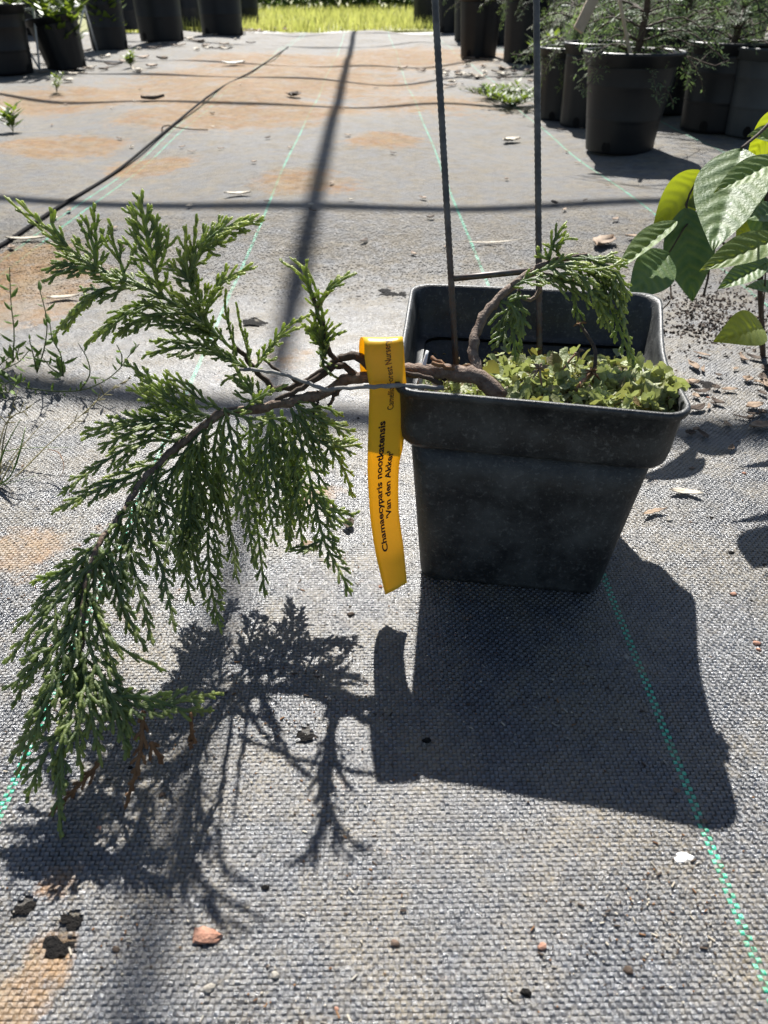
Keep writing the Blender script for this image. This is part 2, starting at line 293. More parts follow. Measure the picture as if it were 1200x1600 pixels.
def leaf_cloud(mb, c, r, n, size):
    for _ in range(n):
        d = nrm(RNG.normal(size=3))*np.asarray(r)*(random.random()**.4); p = np.asarray(c)+d; t = nrm(RNG.normal(size=3)); b = nrm(np.cross(t, RNG.normal(size=3))); s = size*random.uniform(.6, 1.3)
        mb.add([p, p+t*s*.5+b*s*.28, p+t*s, p+t*s*.5-b*s*.28], [(0,1,2,3)], random.random()*.6)
mb = MB()
for i in range(60):
    x = random.uniform(-6, 5); leaf_cloud(mb, (x, 12.8+random.uniform(-.2, 1.6), .35), (.7, .5, .55), 420, .10)
tag(mb.build('far_thicket', MAT['far_leaf'], smooth=False), 'dark leafy thicket along the far side of the meadow', 'thicket', kind='stuff')

# hoop house frame overhead (only its shadows reach the picture)
cot = 1/math.tan(SUN_EL); HZ = 1.95
def hoop(ys, label, tilt=0.0, R=2.2, xc=-.05, hz=HZ, r=.0155, kink=0.0):
    base = ys+hz*cot*math.cos(SUN_AZ); pts = []
    for x in np.linspace(-4.2, 4.2, 121):       # rounded ridge, straight slopes that come down well outside the beds
        ax = abs(x); z = hz-(R-math.sqrt(R*R-ax*ax) if ax < R*.5 else R*(1-.866)+(ax-R*.5)*.577); pts.append((xc+x, base+tilt*x+kink*math.sin(6*x), max(z, -.05)))
    mb = MB(); mb.tube(pts, r, 10); return tag(mb.build('hoop_pipe', MAT['pipe']), label, 'pipe', 'hoop pipes of the shade house')
HL = 'galvanised hoop pipe of the shade house frame arching overhead, casting a curved shadow'
for ys, tl, kk, w_ in ((.545, -.16, .0, 'whose shadow runs beside the square pot'), (1.25, -.02, .006, 'whose thick shadow crosses the path behind the square pot'), (2.47, .03, .015, 'whose wavy shadow crosses the rusty stain'), (3.18, -.02, .02, 'whose shadow crosses the path next beyond the rusty stain'),
        (3.78, .02, .015, 'whose shadow crosses near the lone ribbed pot'), (5.0, 0, .02, 'whose faint shadow crosses beside the leaf heap'), (6.15, 0, .01, 'whose shadow lies along the gravel verge')): hoop(ys, 'galvanised hoop pipe '+w_, tl, kink=kk)
mb = MB(); z = HZ+.035; xp = -.098+z*cot*math.sin(SUN_AZ); mb.tube([(xp+.012, -.2+z*cot, z), (xp+.010, .5+z*cot, z), (xp+.008, .9+z*cot, z), (xp, 3+z*cot, z), (xp-.004, 6.45+z*cot, z)], [.0085, .0085, .0165, .0165, .0165], 10)
tag(mb.build('ridge_pipe', MAT['pipe']), 'straight ridge pipe running along the shade house roof', 'pipe')

# ================================================================== SQUARE POT
ZF, ZB = 0.128, 0.131
rim = [G(632,603,ZF), G(1064,641,ZF), G(1018,464,ZB), G(657,448,ZB)]
b0 = G(655,905); b1 = G(936,932); ex = nrm(b1-b0); ey = np.array([-ex[1], ex[0], 0]); bs = np.linalg.norm(b1-b0)
bas = [b0, b1, b1+ey*bs, b0+ey*bs]
UNIT = []
def rounded(rc, k=5):                         # closed loop of (u,v) on a rounded unit square
    out = []
    for (cx_, cy_, a0) in ((1-rc, rc, -90), (1-rc, 1-rc, 0), (rc, 1-rc, 90), (rc, rc, 180)):
        for i in range(k+1): a = rad(a0+90*i/k); out.append((cx_+rc*math.cos(a), cy_+rc*math.sin(a)))
    return out
def resamp(loop, m):                          # extra points along straight sides
    out = []
    for i in range(len(loop)):
        a = np.array(loop[i]); b = np.array(loop[(i+1) % len(loop)]); k = m if np.linalg.norm(b-a) > .3 else 1
        for j in range(k): out.append(tuple(a+(b-a)*j/k))
    return out
def quad(cs, uv, off):                        # bilinear map of the unit square with outward offset (metres)
    c = sum(cs)/4; res = []
    w = np.linalg.norm(cs[1]-cs[0])
    for (u, v) in uv:
        u2 = .5+(u-.5)*(1+2*off/w); v2 = .5+(v-.5)*(1+2*off/w)
        res.append(cs[0]*(1-u2)*(1-v2)+cs[1]*u2*(1-v2)+cs[2]*u2*v2+cs[3]*(1-u2)*v2)
    return np.array(res)
UV = resamp(rounded(.085), 9); NU = len(UV)
def level(t): return [bas[i]*(1-t)+rim[i]*t for i in range(4)]
def ring(t, off, dz=0.0, sag=0.0):
    q = quad(level(t), UV, off); q[:, 2] += dz
    if sag:
        for i, (u, v) in enumerate(UV):
            if u > .9: q[i, 2] -= sag*math.sin(math.pi*min(1, max(0, v)))**2; q[i, 0] -= sag*.5*math.sin(math.pi*v)**2
            if u < .1: q[i, 2] -= sag*.3*math.sin(math.pi*min(1, max(0, v)))**2
            if v < .1: q[i, 1] += .0008*math.sin(math.pi*u)
    return q
def loft(mb, rings, closed_bottom=None, flip=False):
    V = np.vstack(rings); fs = []
    for k in range(len(rings)-1):
        for i in range(NU):
            a, b = k*NU+i, k*NU+(i+1) % NU; q_ = (a, b, b+NU, a+NU); fs.append(q_[::-1] if flip else q_)
    if closed_bottom is not None: fs.append(tuple(closed_bottom*NU+i for i in range(NU)))
    mb.add(V, fs)
pot = thing('square_nursery_pot', 'square black plastic nursery pot with a deep rim holding the weeping conifer', 'pot', sum(bas)/4)
TC = .755
mb = MB(); loft(mb, [ring(.0, -.004), ring(.004, -.001), ring(.03, .0), ring(.3, .0), ring(.55, .0), ring(TC, .0), ring(TC, -.0013), ring(.3, -.0013), ring(.02, -.0013)], 8); mb.build('pot_wall', MAT['pot_plastic'], pot)
SG = .007
mb = MB(); loft(mb, [ring(TC, -.0014, .0012), ring(TC, .0010, -.0012), ring(TC, .0036, -.0016), ring(TC, .0048, .0006), ring(TC+.05, .0050), ring(.86, .0046), ring(.965, .0042, 0, SG), ring(.972, .0058, 0, SG), ring(.99, .0062, 0, SG), ring(1.0, .0056, .0004, SG),
     ring(1.0, .0040, .0003, SG), ring(.985, .0030, 0, SG), ring(.86, .0030, 0, SG*.3), ring(TC+.03, .0032), ring(TC, .0016, .0022), ring(TC, -.0010, .0020)]); mb.build('pot_rim', MAT['pot_plastic'], pot)
# soil
uvs = resamp(rounded(.1), 9); mb = MB()
def soil_z(u, v): return .080+.030*max(0, min(1, (1.05-v)/.75))*min(1, .45+u*.9)+.003*math.sin(17*u)*math.cos(13*v)
def potpt(u, v, z):
    t = z/.129; cs = level(t); return cs[0]*(1-u)*(1-v)+cs[1]*u*(1-v)+cs[2]*u*v+cs[3]*(1-u)*v
v = []; f = []; N_ = 24
for j in range(N_+1):
    for i in range(N_+1):
        u_ = .02+.96*i/N_; v_ = .02+.96*j/N_; z_ = soil_z(u_, v_); p = potpt(u_, v_, z_); p[2] = z_+random.uniform(-.0015, .0015); v.append(p)
        if i < N_ and j < N_: a = j*(N_+1)+i; f.append((a, a+1, a+N_+2, a+N_+1))
mb.add(v, f); tag(mb.build('potting_soil', MAT['soil']), 'dark potting soil filling the square pot', 'soil', kind='stuff')

# liverwort mat
def lobe(mb, p, d, nv, s, brown):             # small curled notched thallus
    d = nrm(d); nv = nrm(nv-d*(d@nv)); b = np.cross(nv, d); w = s*random.uniform(.35, .55); cu = random.uniform(-.25, .45)*s
    pts = [p, p+d*s*.35-b*w*.7+nv*.15*s, p+d*s*.4+nv*cu*.15, p+d*s*.35+b*w*.7+nv*.15*s, p+d*s*.8-b*w+nv*(cu*.8+.1*s), p+d*s*.82+nv*cu*.5, p+d*s*.8+b*w+nv*(cu*.8+.1*s), p+d*s*1.05-b*w*.5+nv*cu*1.2, p+d*s*.95+nv*cu*.8, p+d*s*1.05+b*w*.5+nv*cu*1.2]
    mb.add(pts, [(0,2,1),(0,3,2),(1,2,5,4),(2,3,6,5),(4,5,8,7),(5,6,9,8)], brown)
mb = MB()
for k in range(2100):
    u_ = random.uniform(.03, .98); v_ = .05+random.random()**1.35*.87
    if u_ < .30 and v_ > .42 and random.random() < .9: continue
    if v_ > .62 and random.random() < .55: continue
    z_ = soil_z(u_, v_)+random.uniform(.0, .009)+(.004 if u_ > .35 else -.002); p = potpt(u_, v_, min(z_, .122)); p[2] = z_
    a = random.uniform(0, 6.28); el = random.uniform(-.1, .9); d = np.array([math.cos(a)*math.cos(el), math.sin(a)*math.cos(el), math.sin(el)])
    lobe(mb, p, d, np.array([0, 0, 1])+RNG.normal(size=3)*.45, random.uniform(.0025, .0085)*random.uniform(.7, 1.3), random.random()**4)
for _ in range(420):                      # moss crumbs and dead needle bits caught among the lobes
    u_ = random.uniform(.05, .96); v_ = random.uniform(.05, .9); z_ = soil_z(u_, v_)+random.uniform(.004, .012); p = potpt(u_, v_, min(z_, .122)); p[2] = z_; d = nrm(RNG.normal(size=3)*[1, 1, .5])*random.uniform(.0012, .005); mb.tube([p, p+d*.5+[0, 0, .0004], p+d], [.0004, .0005, .0002], 4, random.uniform(.5, 1))
for _ in range(1300):
    u_ = random.uniform(.05, .97); v_ = .05+random.random()**1.2*.85
    if u_ < .3 and v_ > .4: continue
    z_ = soil_z(u_, v_)+random.uniform(.003, .012); p = potpt(u_, v_, min(z_, .122)); p[2] = z_; lobe(mb, p, RNG.normal(size=3)+[0, 0, .6], RNG.normal(size=3), random.uniform(.0010, .0028), random.random()**3)
tag(mb.build('liverwort_mat', MAT['liverwort']), 'pale green crinkled liverwort carpet covering the soil of the square pot', 'liverwort', kind='stuff')
# upright liverwort tuft over the right corner
cl = thing('liverwort_tuft', 'tall yellow-green liverwort tuft spilling over a corner of the square pot rim', 'liverwort', G(1040,630,.12))
for (x0, y0, x1, y1, Y0, Y1, w) in ((1002,628,1022,578,.345,.35,.0035),(1006,630,1040,588,.342,.352,.004),(1018,632,1056,600,.338,.352,.0045),(1012,630,1030,605,.335,.342,.004),(1028,632,1052,618,.335,.345,.0035),(995,630,1000,606,.345,.348,.004),(1020,633,1044,612,.332,.338,.0035)):
    a = A(x0, y0, Y0); b = A(x1, y1, Y1); mid = (a+b)/2+np.array([-.002, 0, .007]); pth = smooth_path([a, mid, b, b+np.array([.004, -.001, -.003])], 9); mb = MB(); V = []; fs = []
    sd = nrm(np.array([.6, -.5, .3])+RNG.normal(size=3)*.3)
    for i, p in enumerate(pth):
        ww = w*(.35+.65*math.sin(math.pi*min(1, i/8*.8+.1))+(.25 if i > 5 else 0))*random.uniform(.75, 1.2); V += [p-sd*ww+[0, 0, .0008], p+[0, 0, -.0008], p+sd*ww+[0, 0, .0008]]
        if i: k = i*3; fs += [(k-3, k-2, k+1, k), (k-2, k-1, k+2, k+1)]
    mb.add(V, fs, np.repeat(np.linspace(.45, 0, 9), 3))
    for _ in range(7): lobe(mb, b+RNG.normal(size=3)*.002, nrm(RNG.normal(size=3)+[.4, -.3, .3]), RNG.normal(size=3), .0055, random.random()*.5)
    mb.build('frond', MAT['liverwort'], cl)
mb = MB()
for _ in range(34):
    p = A(random.uniform(985, 1050), random.uniform(622, 642), .333+random.uniform(-.004, .006)); lobe(mb, p, RNG.normal(size=3)+[0, -.3, .4], RNG.normal(size=3)+[0, -.5, 1], .005, random.random()**2*.4)
mb.build('basal_lobes', MAT['liverwort'], cl)
# dry stalks in the pot
def stalk(px, label, heads, mat='fern_dry', rr=.0006):
    pts = [A(*p) for p in px]; t = thing('dry_stalk', label, 'stalk', pts[0]); mb = MB(); mb.tube(smooth_path(pts, 12), np.linspace(rr*1.2, rr*.8, 12), 6); st_ = mb.build('stem', MAT[mat], t)
    mb = MB()
    for _ in range(heads):
        d = nrm(RNG.normal(size=3)+[0, -.3, .25])*random.uniform(.003, .0058); mb.tube([pts[-1], pts[-1]+d*.6, pts[-1]+d+[0, 0, -.0012]], [.0005, .0007, .0002], 4)
    mb.build('seed_head', MAT['dead_needles' if mat != 'fern_dry' else 'dry_leaf'], st_)
stalk([(848,622,.352),(846,600,.354),(843,577,.357)], 'thin dry stalk with a starry brown head rising from the liverwort', 14)
stalk([(893,622,.348),(903,606,.352),(918,588,.357),(925,582,.358)], 'short pinkish root-like stalk with a frayed straw head on the liverwort', 26, 'stone_red', .0014)
stalk([(928,585,.36),(930,548,.372),(915,520,.382),(905,506,.386)], 'bare grey dead twig standing up in the square pot', 3, 'bark_dark', .0010)
stalk([(870,590,.37),(893,560,.374),(905,550,.376)], 'curved brown fern stem leaning behind the starry stalk', 5)
mb = MB(); mb.tube(smooth_path([A(668,548,.372), A(662,572,.366), A(655,602,.362)], 8), np.linspace(.0008, .0019, 8), 6, flat=.5); tag(mb.build('label_stake', MAT['stake_plastic']), 'thin pale grey plastic stake tip poking out beside the conifer stem', 'stake')
for k, pts in enumerate(([(672,560,.37),(700,572,.365),(740,575,.362)], [(676,566,.36),(720,583,.36),(735,590,.358)])):
    mb = MB(); mb.tube(smooth_path([A(*p) for p in pts], 10)+RNG.normal(size=(10, 3))*.0005, .0011, 6); tag(mb.build('dead_twig', MAT['dead_needles']), 'short reddish-brown dead twig lying behind the conifer stem in the pot', 'twig', 'dead twigs in the pot')

# steel plant support
r1 = [A(712,562,.44), A(679,-8,.505)]; r2 = [A(843,542,.452), A(838,-8,.517)]
sup = thing('rod_support', 'grey ribbed steel H-shaped plant support standing in the square pot', 'plant support', G(780,600,.08))
def rod(a, b, r, ribs=True):
    a = np.array(a); b = np.array(b); d = nrm(a-b); a = a+d*.028; L = np.linalg.norm(b-a); k = int(L/.0016); rr = np.array([r*(1.10 if (i % 2 == 0) else .93) for i in range(k)]) if ribs else np.full(k, r)
    mb = MB(); P_ = np.linspace(a, b, k); mb.tube(P_, rr, 10); return mb
rod(*r1, .00195).build('rod', MAT['steel'], sup); rod(*r2, .0020).build('rod', MAT['steel'], sup)
mb = MB(); p_ = r1[0]+(r1[1]-r1[0])*((562-418)/570*.97); q_ = r2[0]+(r2[1]-r2[0])*((542-406)/550*.97)
mb.tube([p_, (p_+q_)/2, q_], .0019, 10); mb.build('crossbar', MAT['steel'], sup)

# ================================================================== WEEPING CONIFER
con = thing('weeping_conifer', 'weeping conifer with flattened blue-green sprays leaning sideways out of the square pot', 'conifer', G(770,612,.10))
def cord(mb, pts, r, t0, t1):                 # a cord of overlapping scale leaves
    P_ = np.asarray(pts); L = np.linalg.norm(np.diff(P_, axis=0), axis=1).sum(); k = max(3, int(L/.0021)); Q = smooth_path(P_, 2*k+1) if len(P_) > 2 else P_[0]+(P_[1]-P_[0])*np.linspace(0, 1, 2*k+1)[:, None]
    s = np.linspace(0, 1, 2*k+1); rr = r*np.where(np.arange(2*k+1) % 2 == 0, .80, 1.14)*np.where(s > .8, 1-.62*((s-.8)/.2)**2, 1)
    rr[-1] = r*.22; return Q, rr, t0+(t1-t0)*s**2
def put(mb, pts, r, N, t0, t1):
    Q, rr, at = cord(mb, pts, r, t0, t1); mb.tube(Q, rr, 5, at, 0, .72, N)
def spray(axis, N, lat=.017, gap=.0038, ang=37, r=.00084, young=.7, mats='conifer', droop=0.0, name='foliage_spray', bare=.06, tert=True, woody=True, parent=None):
    mb = MB(); axis = np.asarray(axis); L = np.linalg.norm(np.diff(axis, axis=0), axis=1).sum(); n_ = max(8, int(L/.002)); Q = smooth_path(axis, n_); T = np.gradient(Q, axis=0); T /= np.linalg.norm(T, axis=1)[:, None]+1e-9
    N = nrm(N); s = np.linspace(0, 1, n_)
    rr = r*(1.25-.35*s)*np.where(np.arange(n_) % 2 == 0, .86, 1.12); rr[-1] = r*.25
    mb.tube(Q, rr, 5, np.clip((s-.55)*2, 0, 1)*young, 0, .8, N)
    d = L*bare; side = random.choice((-1, 1)); 
    while d < L*.985:
        u_ = d/L; i = min(n_-1, int(u_*(n_-1))); t = T[i]; B = nrm(np.cross(N, t)); prof = min(1, .55+u_*2.2)*(1-max(0, u_-.30)/.70*.80)
        ll = min(lat*prof*random.uniform(.72, 1.22), L*.55*(1-u_)+.006); a = rad(ang*random.uniform(.78, 1.2))*(1-.25*u_); oop = N*random.uniform(-.28, .28)
        d0 = nrm(t*math.cos(a)+B*side*math.sin(a)+oop); d1 = nrm(d0+t*.45+np.array([0, 0, -droop])); p0 = Q[i]; p1 = p0+d0*ll*.5; p2 = p1+d1*ll*.5; yg = young*random.uniform(.5, 1.15)*(.45+.55*u_)
        put(mb, [p0, p1, p2], r*random.uniform(.88, 1.08), nrm(N+oop), random.uniform(0, .22), min(1, yg*1.25))
        if tert and ll > .0085:
            k = int(ll/.0052)
            for j in range(1, k+1):
                w_ = j/(k+1); pj = p0+(p1-p0)*min(1, w_*2)+(p2-p1)*max(0, w_*2-1); dj = nrm(d0*(1-w_)+d1*w_); Bj = nrm(np.cross(N, dj)); sj = side*(1 if j % 2 else -1)
                l3 = min(.0095, ll*.46*(1-.55*w_))*random.uniform(.7, 1.2); e = nrm(dj*.80+Bj*sj*.62+N*random.uniform(-.25, .25)); put(mb, [pj, pj+e*l3*.55, pj+nrm(e+dj*.3)*l3], r*.92, N, random.uniform(0, .2), min(1, yg*1.2))
                if l3 > .0065 and random.random() < .6:
                    e2 = nrm(e*.8-Bj*sj*.6); pm = pj+e*l3*.4; put(mb, [pm, pm+e2*l3*.3, pm+e2*l3*.55], r*.85, N, 0, min(1, yg*.8))
        d += gap*random.uniform(.8, 1.25); side = -side
    return mb.build(name, MAT[mats], parent or TRUNK)
def rise(x, y, Y): return (x, y, Y*(1-.085*math.sin(math.pi*min(1, max(0, (y-690)/600))))) if x < 300 and y > 690 else (x, y, Y)   # the leader and its curtain arch clear of the ground
def PX(*pts): return [A(*rise(*p)) for p in pts]
VIEW = nrm([0.0, -.45, .89])                  # sprays lie roughly broadside, tilted to the sky
def NV(j=.35): return nrm(VIEW+RNG.normal(size=3)*j)
# woody stems
def stem(pts, r0, r1, name='stem', mat='bark', rough_=.0004, k=None, taper=1.0):
    L = sum(np.linalg.norm(np.array(pts[i+1])-np.array(pts[i])) for i in range(len(pts)-1)); k = k or max(8, int(L/.003)); Q = smooth_path(pts, k); Q[1:-1] += RNG.normal(size=(k-2, 3))*rough_
    mb = MB(); mb.tube(Q, (r1+(r0-r1)*(1-np.linspace(0, 1, k))**taper)*(1+.10*RNG.normal(size=k).clip(-1, 1)), 9); return mb.build(name, MAT[mat], con)
TRUNK = stem(PX((782,622,.352),(765,604,.354),(745,588,.357),(710,584,.362),(670,580,.366),(630,579,.369),(590,590,.372),(545,592,.373),(512,612,.372),(480,622,.371),(440,632,.369),(390,640,.366),(350,645,.363),(325,660,.36),(280,695,.35),(225,750,.335),(185,810,.315),(155,850,.30),(137,900,.285),(128,960,.268),(128,1000,.258),(130,1050,.245)), .0050, .0012, 'trunk', taper=1.9)
ARCH = stem(PX((748,592,.357),(742,560,.366),(740,533,.374),(754,500,.383),(779,467,.391),(817,433,.40),(850,414,.405),(883,404,.41),(917,398,.414)), .0033, .0012, 'arching_stem')
stem(PX((590,585,.372),(560,557,.375),(540,558,.378),(520,568,.38),(497,585,.382),(470,600,.384),(430,608,.386),(405,585,.388),(385,560,.387),(364,540,.384)), .0026, .0013, 'branch', 'bark_dark')
stem(PX((530,565,.378),(510,545,.376),(505,520,.371),(497,490,.366),(490,465,.360)), .0017, .0010, 'branch', 'bark_dark')
stem(PX((560,590,.373),(530,570,.374),(500,588,.375),(465,610,.373),(430,625,.37)), .0021, .0012, 'branch', 'bark_dark')
stem(PX((692,606,.352),(640,603,.345),(590,604,.342),(545,606,.343),(505,608,.345),(470,594,.35),(430,582,.357),(375,577,.365)), .0012, .0009, 'bare_twig', 'grey_twig', .0002)
stem(PX((690,600,.36),(665,590,.358),(640,585,.356),(624,580,.354)), .0016, .0008, 'broken_twig', 'bark_dark')
stem(PX((470,600,.384),(430,575,.386),(410,560,.388)), .0011, .0007, 'branch', 'bark_dark')
stem(PX((497,610,.372),(495,640,.366),(490,652,.364)), .0010, .0005, 'dead_stub', 'bark_dark')
stem(PX((535,600,.372),(520,625,.368),(512,634,.366)), .0016, .0007, 'dead_stub', 'bark_dark')
stem(PX((850,434,.40),(842,455,.398),(825,470,.397),(812,462,.398),(812,448,.399)), .0014, .0009, 'branch', 'bark')
stem(PX((800,446,.396),(836,428,.40),(870,436,.404),(900,438,.406)), .0016, .0009, 'branch', 'bark')
# upper sprays reaching up and back
SP = [  # (pixel path with depth, lateral length, normal jitter, youth, options)
 ([(364,546,.392),(315,504,.396),(252,462,.402),(196,437,.406),(150,420,.408),(105,385,.410),(66,350,.411),(24,310,.412)], .013, .2, .75),
 ([(252,462,.402),(241,420,.405),(231,367,.410),(217,304,.415)], .018, .2, .55),
 ([(196,440,.405),(190,415,.408),(178,380,.411),(172,345,.413)], .013, .25, .5),
 ([(150,420,.408),(147,390,.410),(140,365,.412),(134,335,.413)], .011, .25, .5),
 ([(105,385,.410),(90,365,.411),(80,345,.412),(82,325,.412)], .008, .25, .6),
 ([(330,520,.394),(310,478,.396),(296,440,.398),(290,395,.40),(291,350,.40)], .014, .3, .8),
 ([(318,495,.394),(335,455,.392),(365,430,.39),(403,416,.388)], .014, .3, 1.0),
 ([(296,432,.398),(312,392,.396),(345,360,.394),(400,342,.392)], .015, .3, 1.0),
 ([(300,440,.398),(285,425,.399),(272,418,.40),(263,417,.40)], .010, .3, .9),
 ([(245,474,.402),(205,486,.398),(165,510,.394),(130,540,.390)], .013, .25, .6),
 ([(215,450,.404),(160,452,.402),(122,478,.399),(87,520,.396)], .014, .25, .6),
 ([(150,420,.408),(115,418,.407),(90,428,.405),(66,442,.403)], .011, .25, .5),
 ([(290,490,.398),(240,492,.396),(205,506,.394),(175,530,.392)], .012, .3, .4),
 ([(350,548,.392),(300,543,.388),(260,546,.385),(222,556,.382)], .011, .3, .6),
 ([(340,530,.392),(305,515,.390),(270,510,.388),(232,507,.387)], .012, .3, .5),
 ([(385,575,.388),(352,560,.384),(330,552,.382),(305,552,.38)], .010, .3, .5),
 ([(370,555,.390),(358,510,.39),(352,480,.39),(353,450,.39)], .009, .4, .4),
 ([(392,575,.388),(385,540,.386),(376,510,.385),(370,476,.384)], .009, .4, .5),
 ([(395,580,.388),(415,555,.386),(440,525,.384),(478,508,.383)], .008, .4, 1.0),
 # sprig above the fork
 ([(505,560,.382),(503,515,.385),(490,470,.390),(470,430,.394),(436,406,.397)], .008, .35, 1.0),
 ([(493,475,.390),(482,440,.393),(478,420,.394),(482,404,.395)], .007, .35, 1.0),
 ([(495,480,.390),(510,455,.391),(525,438,.392),(537,432,.393)], .0085, .4, .7),
 ([(505,545,.382),(492,525,.380),(480,513,.379),(470,505,.378)], .007, .4, .9),
 ([(508,556,.382),(512,535,.378),(525,523,.375),(543,517,.373)], .005, .3, 1.0),
 ([(500,540,.383),(490,510,.38),(480,498,.379)], .008, .3, .9),
 ([(500,545,.383),(505,570,.375),(518,585,.371),(528,592,.37)], .006, .3, .8),
 # middle mass, drooping towards the camera
 ([(352,637,.363),(336,690,.357),(332,765,.350),(325,840,.338),(330,915,.315),(347,992,.288)], .021, .2, .85),
 ([(352,640,.363),(365,700,.352),(382,760,.345),(390,830,.335),(398,890,.318)], .017, .3, .7),
 ([(452,626,.370),(470,690,.358),(485,750,.350),(505,840,.333),(530,890,.318),(550,932,.305)], .019, .2, .9),
 ([(452,626,.370),(500,656,.362),(530,668,.360),(558,675,.358)], .010, .3, .9),
 ([(462,650,.364),(500,690,.356),(530,698,.355),(567,693,.354)], .014, .3, .95),
 ([(425,640,.370),(415,705,.358),(420,780,.346),(430,850,.335)], .017, .3, .7),
 ([(392,650,.369),(390,740,.358),(404,840,.345),(414,935,.318)], .016, .35, .4),
 ([(300,680,.358),(290,760,.350),(285,850,.335),(298,945,.305)], .017, .35, .45),
 ([(440,640,.372),(445,720,.366),(455,790,.358),(450,860,.348)], .016, .35, .35),
 ([(350,660,.366),(345,740,.362),(360,830,.352),(370,905,.330)], .017, .35, .35),
 ([(320,665,.362),(310,720,.352),(300,800,.340),(280,870,.322),(268,905,.31)], .016, .3, .5),
 ([(470,620,.371),(500,640,.368),(520,700,.362),(540,740,.358),(552,780,.352)], .013, .3, .7),
 ([(485,760,.348),(510,800,.342),(535,815,.339),(553,820,.337)], .010, .3, .9),
 ([(415,640,.369),(440,690,.362),(462,760,.354),(470,830,.343),(475,860,.338)], .014, .35, .6),
 ([(505,842,.333),(490,850,.330),(470,858,.327),(448,862,.325)], .010, .3, .8),
 # left flank
 ([(330,652,.361),(290,640,.355),(250,612,.352),(212,585,.350)], .013, .3, .7),
 ([(345,640,.363),(310,622,.360),(285,600,.358),(255,578,.357)], .012, .35, .9),
 ([(300,668,.357),(245,660,.348),(185,668,.342),(125,686,.338)], .012, .3, .8),
 ([(285,690,.352),(225,690,.342),(165,720,.334),(88,776,.322)], .014, .25, .85),
 ([(262,715,.346),(200,745,.335),(140,772,.326),(84,800,.318)], .013, .25, .95),
 ([(290,675,.355),(230,670,.346),(190,682,.340),(150,705,.336)], .013, .35, .5),
 ([(300,660,.358),(262,635,.358),(235,625,.357),(196,603,.357)], .012, .35, .8),
 ([(340,645,.362),(300,690,.352),(262,750,.340),(240,810,.325),(228,860,.312)], .016, .3, .5),
 ([(380,640,.365),(400,625,.357),(425,612,.352),(452,600,.350)], .008, .3, 1.0),
 ([(350,640,.363),(375,650,.355),(400,655,.352),(432,652,.35)], .010, .3, 1.0),
 ([(410,640,.367),(385,605,.37),(365,590,.371),(345,598,.371)], .010, .35, .7)]
def lower(p): return [(x_, y_, Y_-.036*min(1, max(0, (575-y_)/130))) for x_, y_, Y_ in p] if p[-1][1] < 560 else p
for pth, lat, j, yg in SP:
    spray(PX(*lower(pth)), NV(j), lat=lat*1.25, young=min(1, yg*1.15), droop=.15 if pth[-1][1] > pth[0][1]+40 else 0)
    if len(pth) > 3 and random.random() < (.4 if pth[-1][1] > 640 else .6):        # a second spray layered behind
        ox, oy = random.uniform(-22, 22), random.uniform(-14, 10); m_ = len(pth)-1; pp = [(x_+ox*i/m_, y_+(oy-8)*i/m_, Y_+.0035) for i, (x_, y_, Y_) in enumerate(lower(pth))]
        spray(PX(*pp), NV(.4), lat=lat*1.25, young=yg*.9, droop=.15 if pth[-1][1] > pth[0][1]+40 else 0)
# hanging curtain along the leader
LD = [(250,725,.343),(215,765,.330),(185,810,.315),(165,838,.305),(150,865,.296),(137,900,.285),(131,940,.274),(128,975,.264),(129,1010,.255),(130,1048,.246)]
CURT = [(225,750,.335, 205,850,.305, 190,930,.282),(205,780,.326, 250,880,.305, 275,990,.270),(195,795,.320, 160,870,.294, 100,925,.280),(185,810,.315, 215,910,.292, 240,1010,.262),
 (175,822,.310, 120,880,.290, 45,912,.286),(165,838,.305, 195,950,.275, 232,1020,.258),(160,845,.302, 95,910,.280, 20,985,.266),(150,865,.296, 150,960,.268, 185,1060,.240),
 (145,880,.290, 80,950,.268, 5,1040,.248),(137,900,.285, 75,990,.258, 18,1110,.230),(134,920,.280, 175,1000,.256, 262,1050,.242),(131,940,.274, 90,1030,.246, 30,1165,.214),
 (129,965,.266, 60,1040,.245, 2,1080,.238),(128,975,.264, 160,1060,.238, 215,1160,.212),(128,1000,.257, 75,1090,.229, 25,1215,.200),(129,1020,.252, 140,1100,.226, 160,1200,.203),
 (130,1048,.246, 105,1130,.218, 82,1210,.200),(130,1048,.246, 170,1090,.230, 200,1180,.207),(128,1035,.249, 60,1130,.220, 12,1190,.207),(130,1045,.246, 120,1150,.213, 130,1215,.199),
 (100,1130,.219, 70,1180,.207, 40,1250,.192),(105,1125,.219, 92,1210,.199, 95,1312,.177),(235,740,.338, 262,820,.322, 255,905,.300),(250,725,.343, 225,800,.322, 170,870,.302),
 (157,855,.299, 185,930,.283, 205,990,.266),(150,870,.294, 115,960,.270, 60,1050,.246),(140,900,.284, 120,1010,.254, 95,1110,.226)]
for k, q in enumerate(CURT):
    spray(PX(q[:3], q[3:6], q[6:]), NV(.35), lat=.0145, gap=.0042, young=.35+.45*random.random(), droop=.25, ang=34)
spray(PX((130,1050,.246),(157,1080,.236),(224,1104,.226),(285,1092,.228),(350,1082,.230)), NV(.2), lat=.013, young=.55)
spray(PX((170,1088,.233),(230,1090,.228),(290,1110,.223),(335,1110,.222)), NV(.3), lat=.010, young=.5)
for q in ((135,1060,.243,190,1110,.225,190,1150,.215),(160,1085,.234,195,1140,.218,202,1185,.207)): spray(PX(q[:3], q[3:6], q[6:]), NV(.3), lat=.008, young=.4)
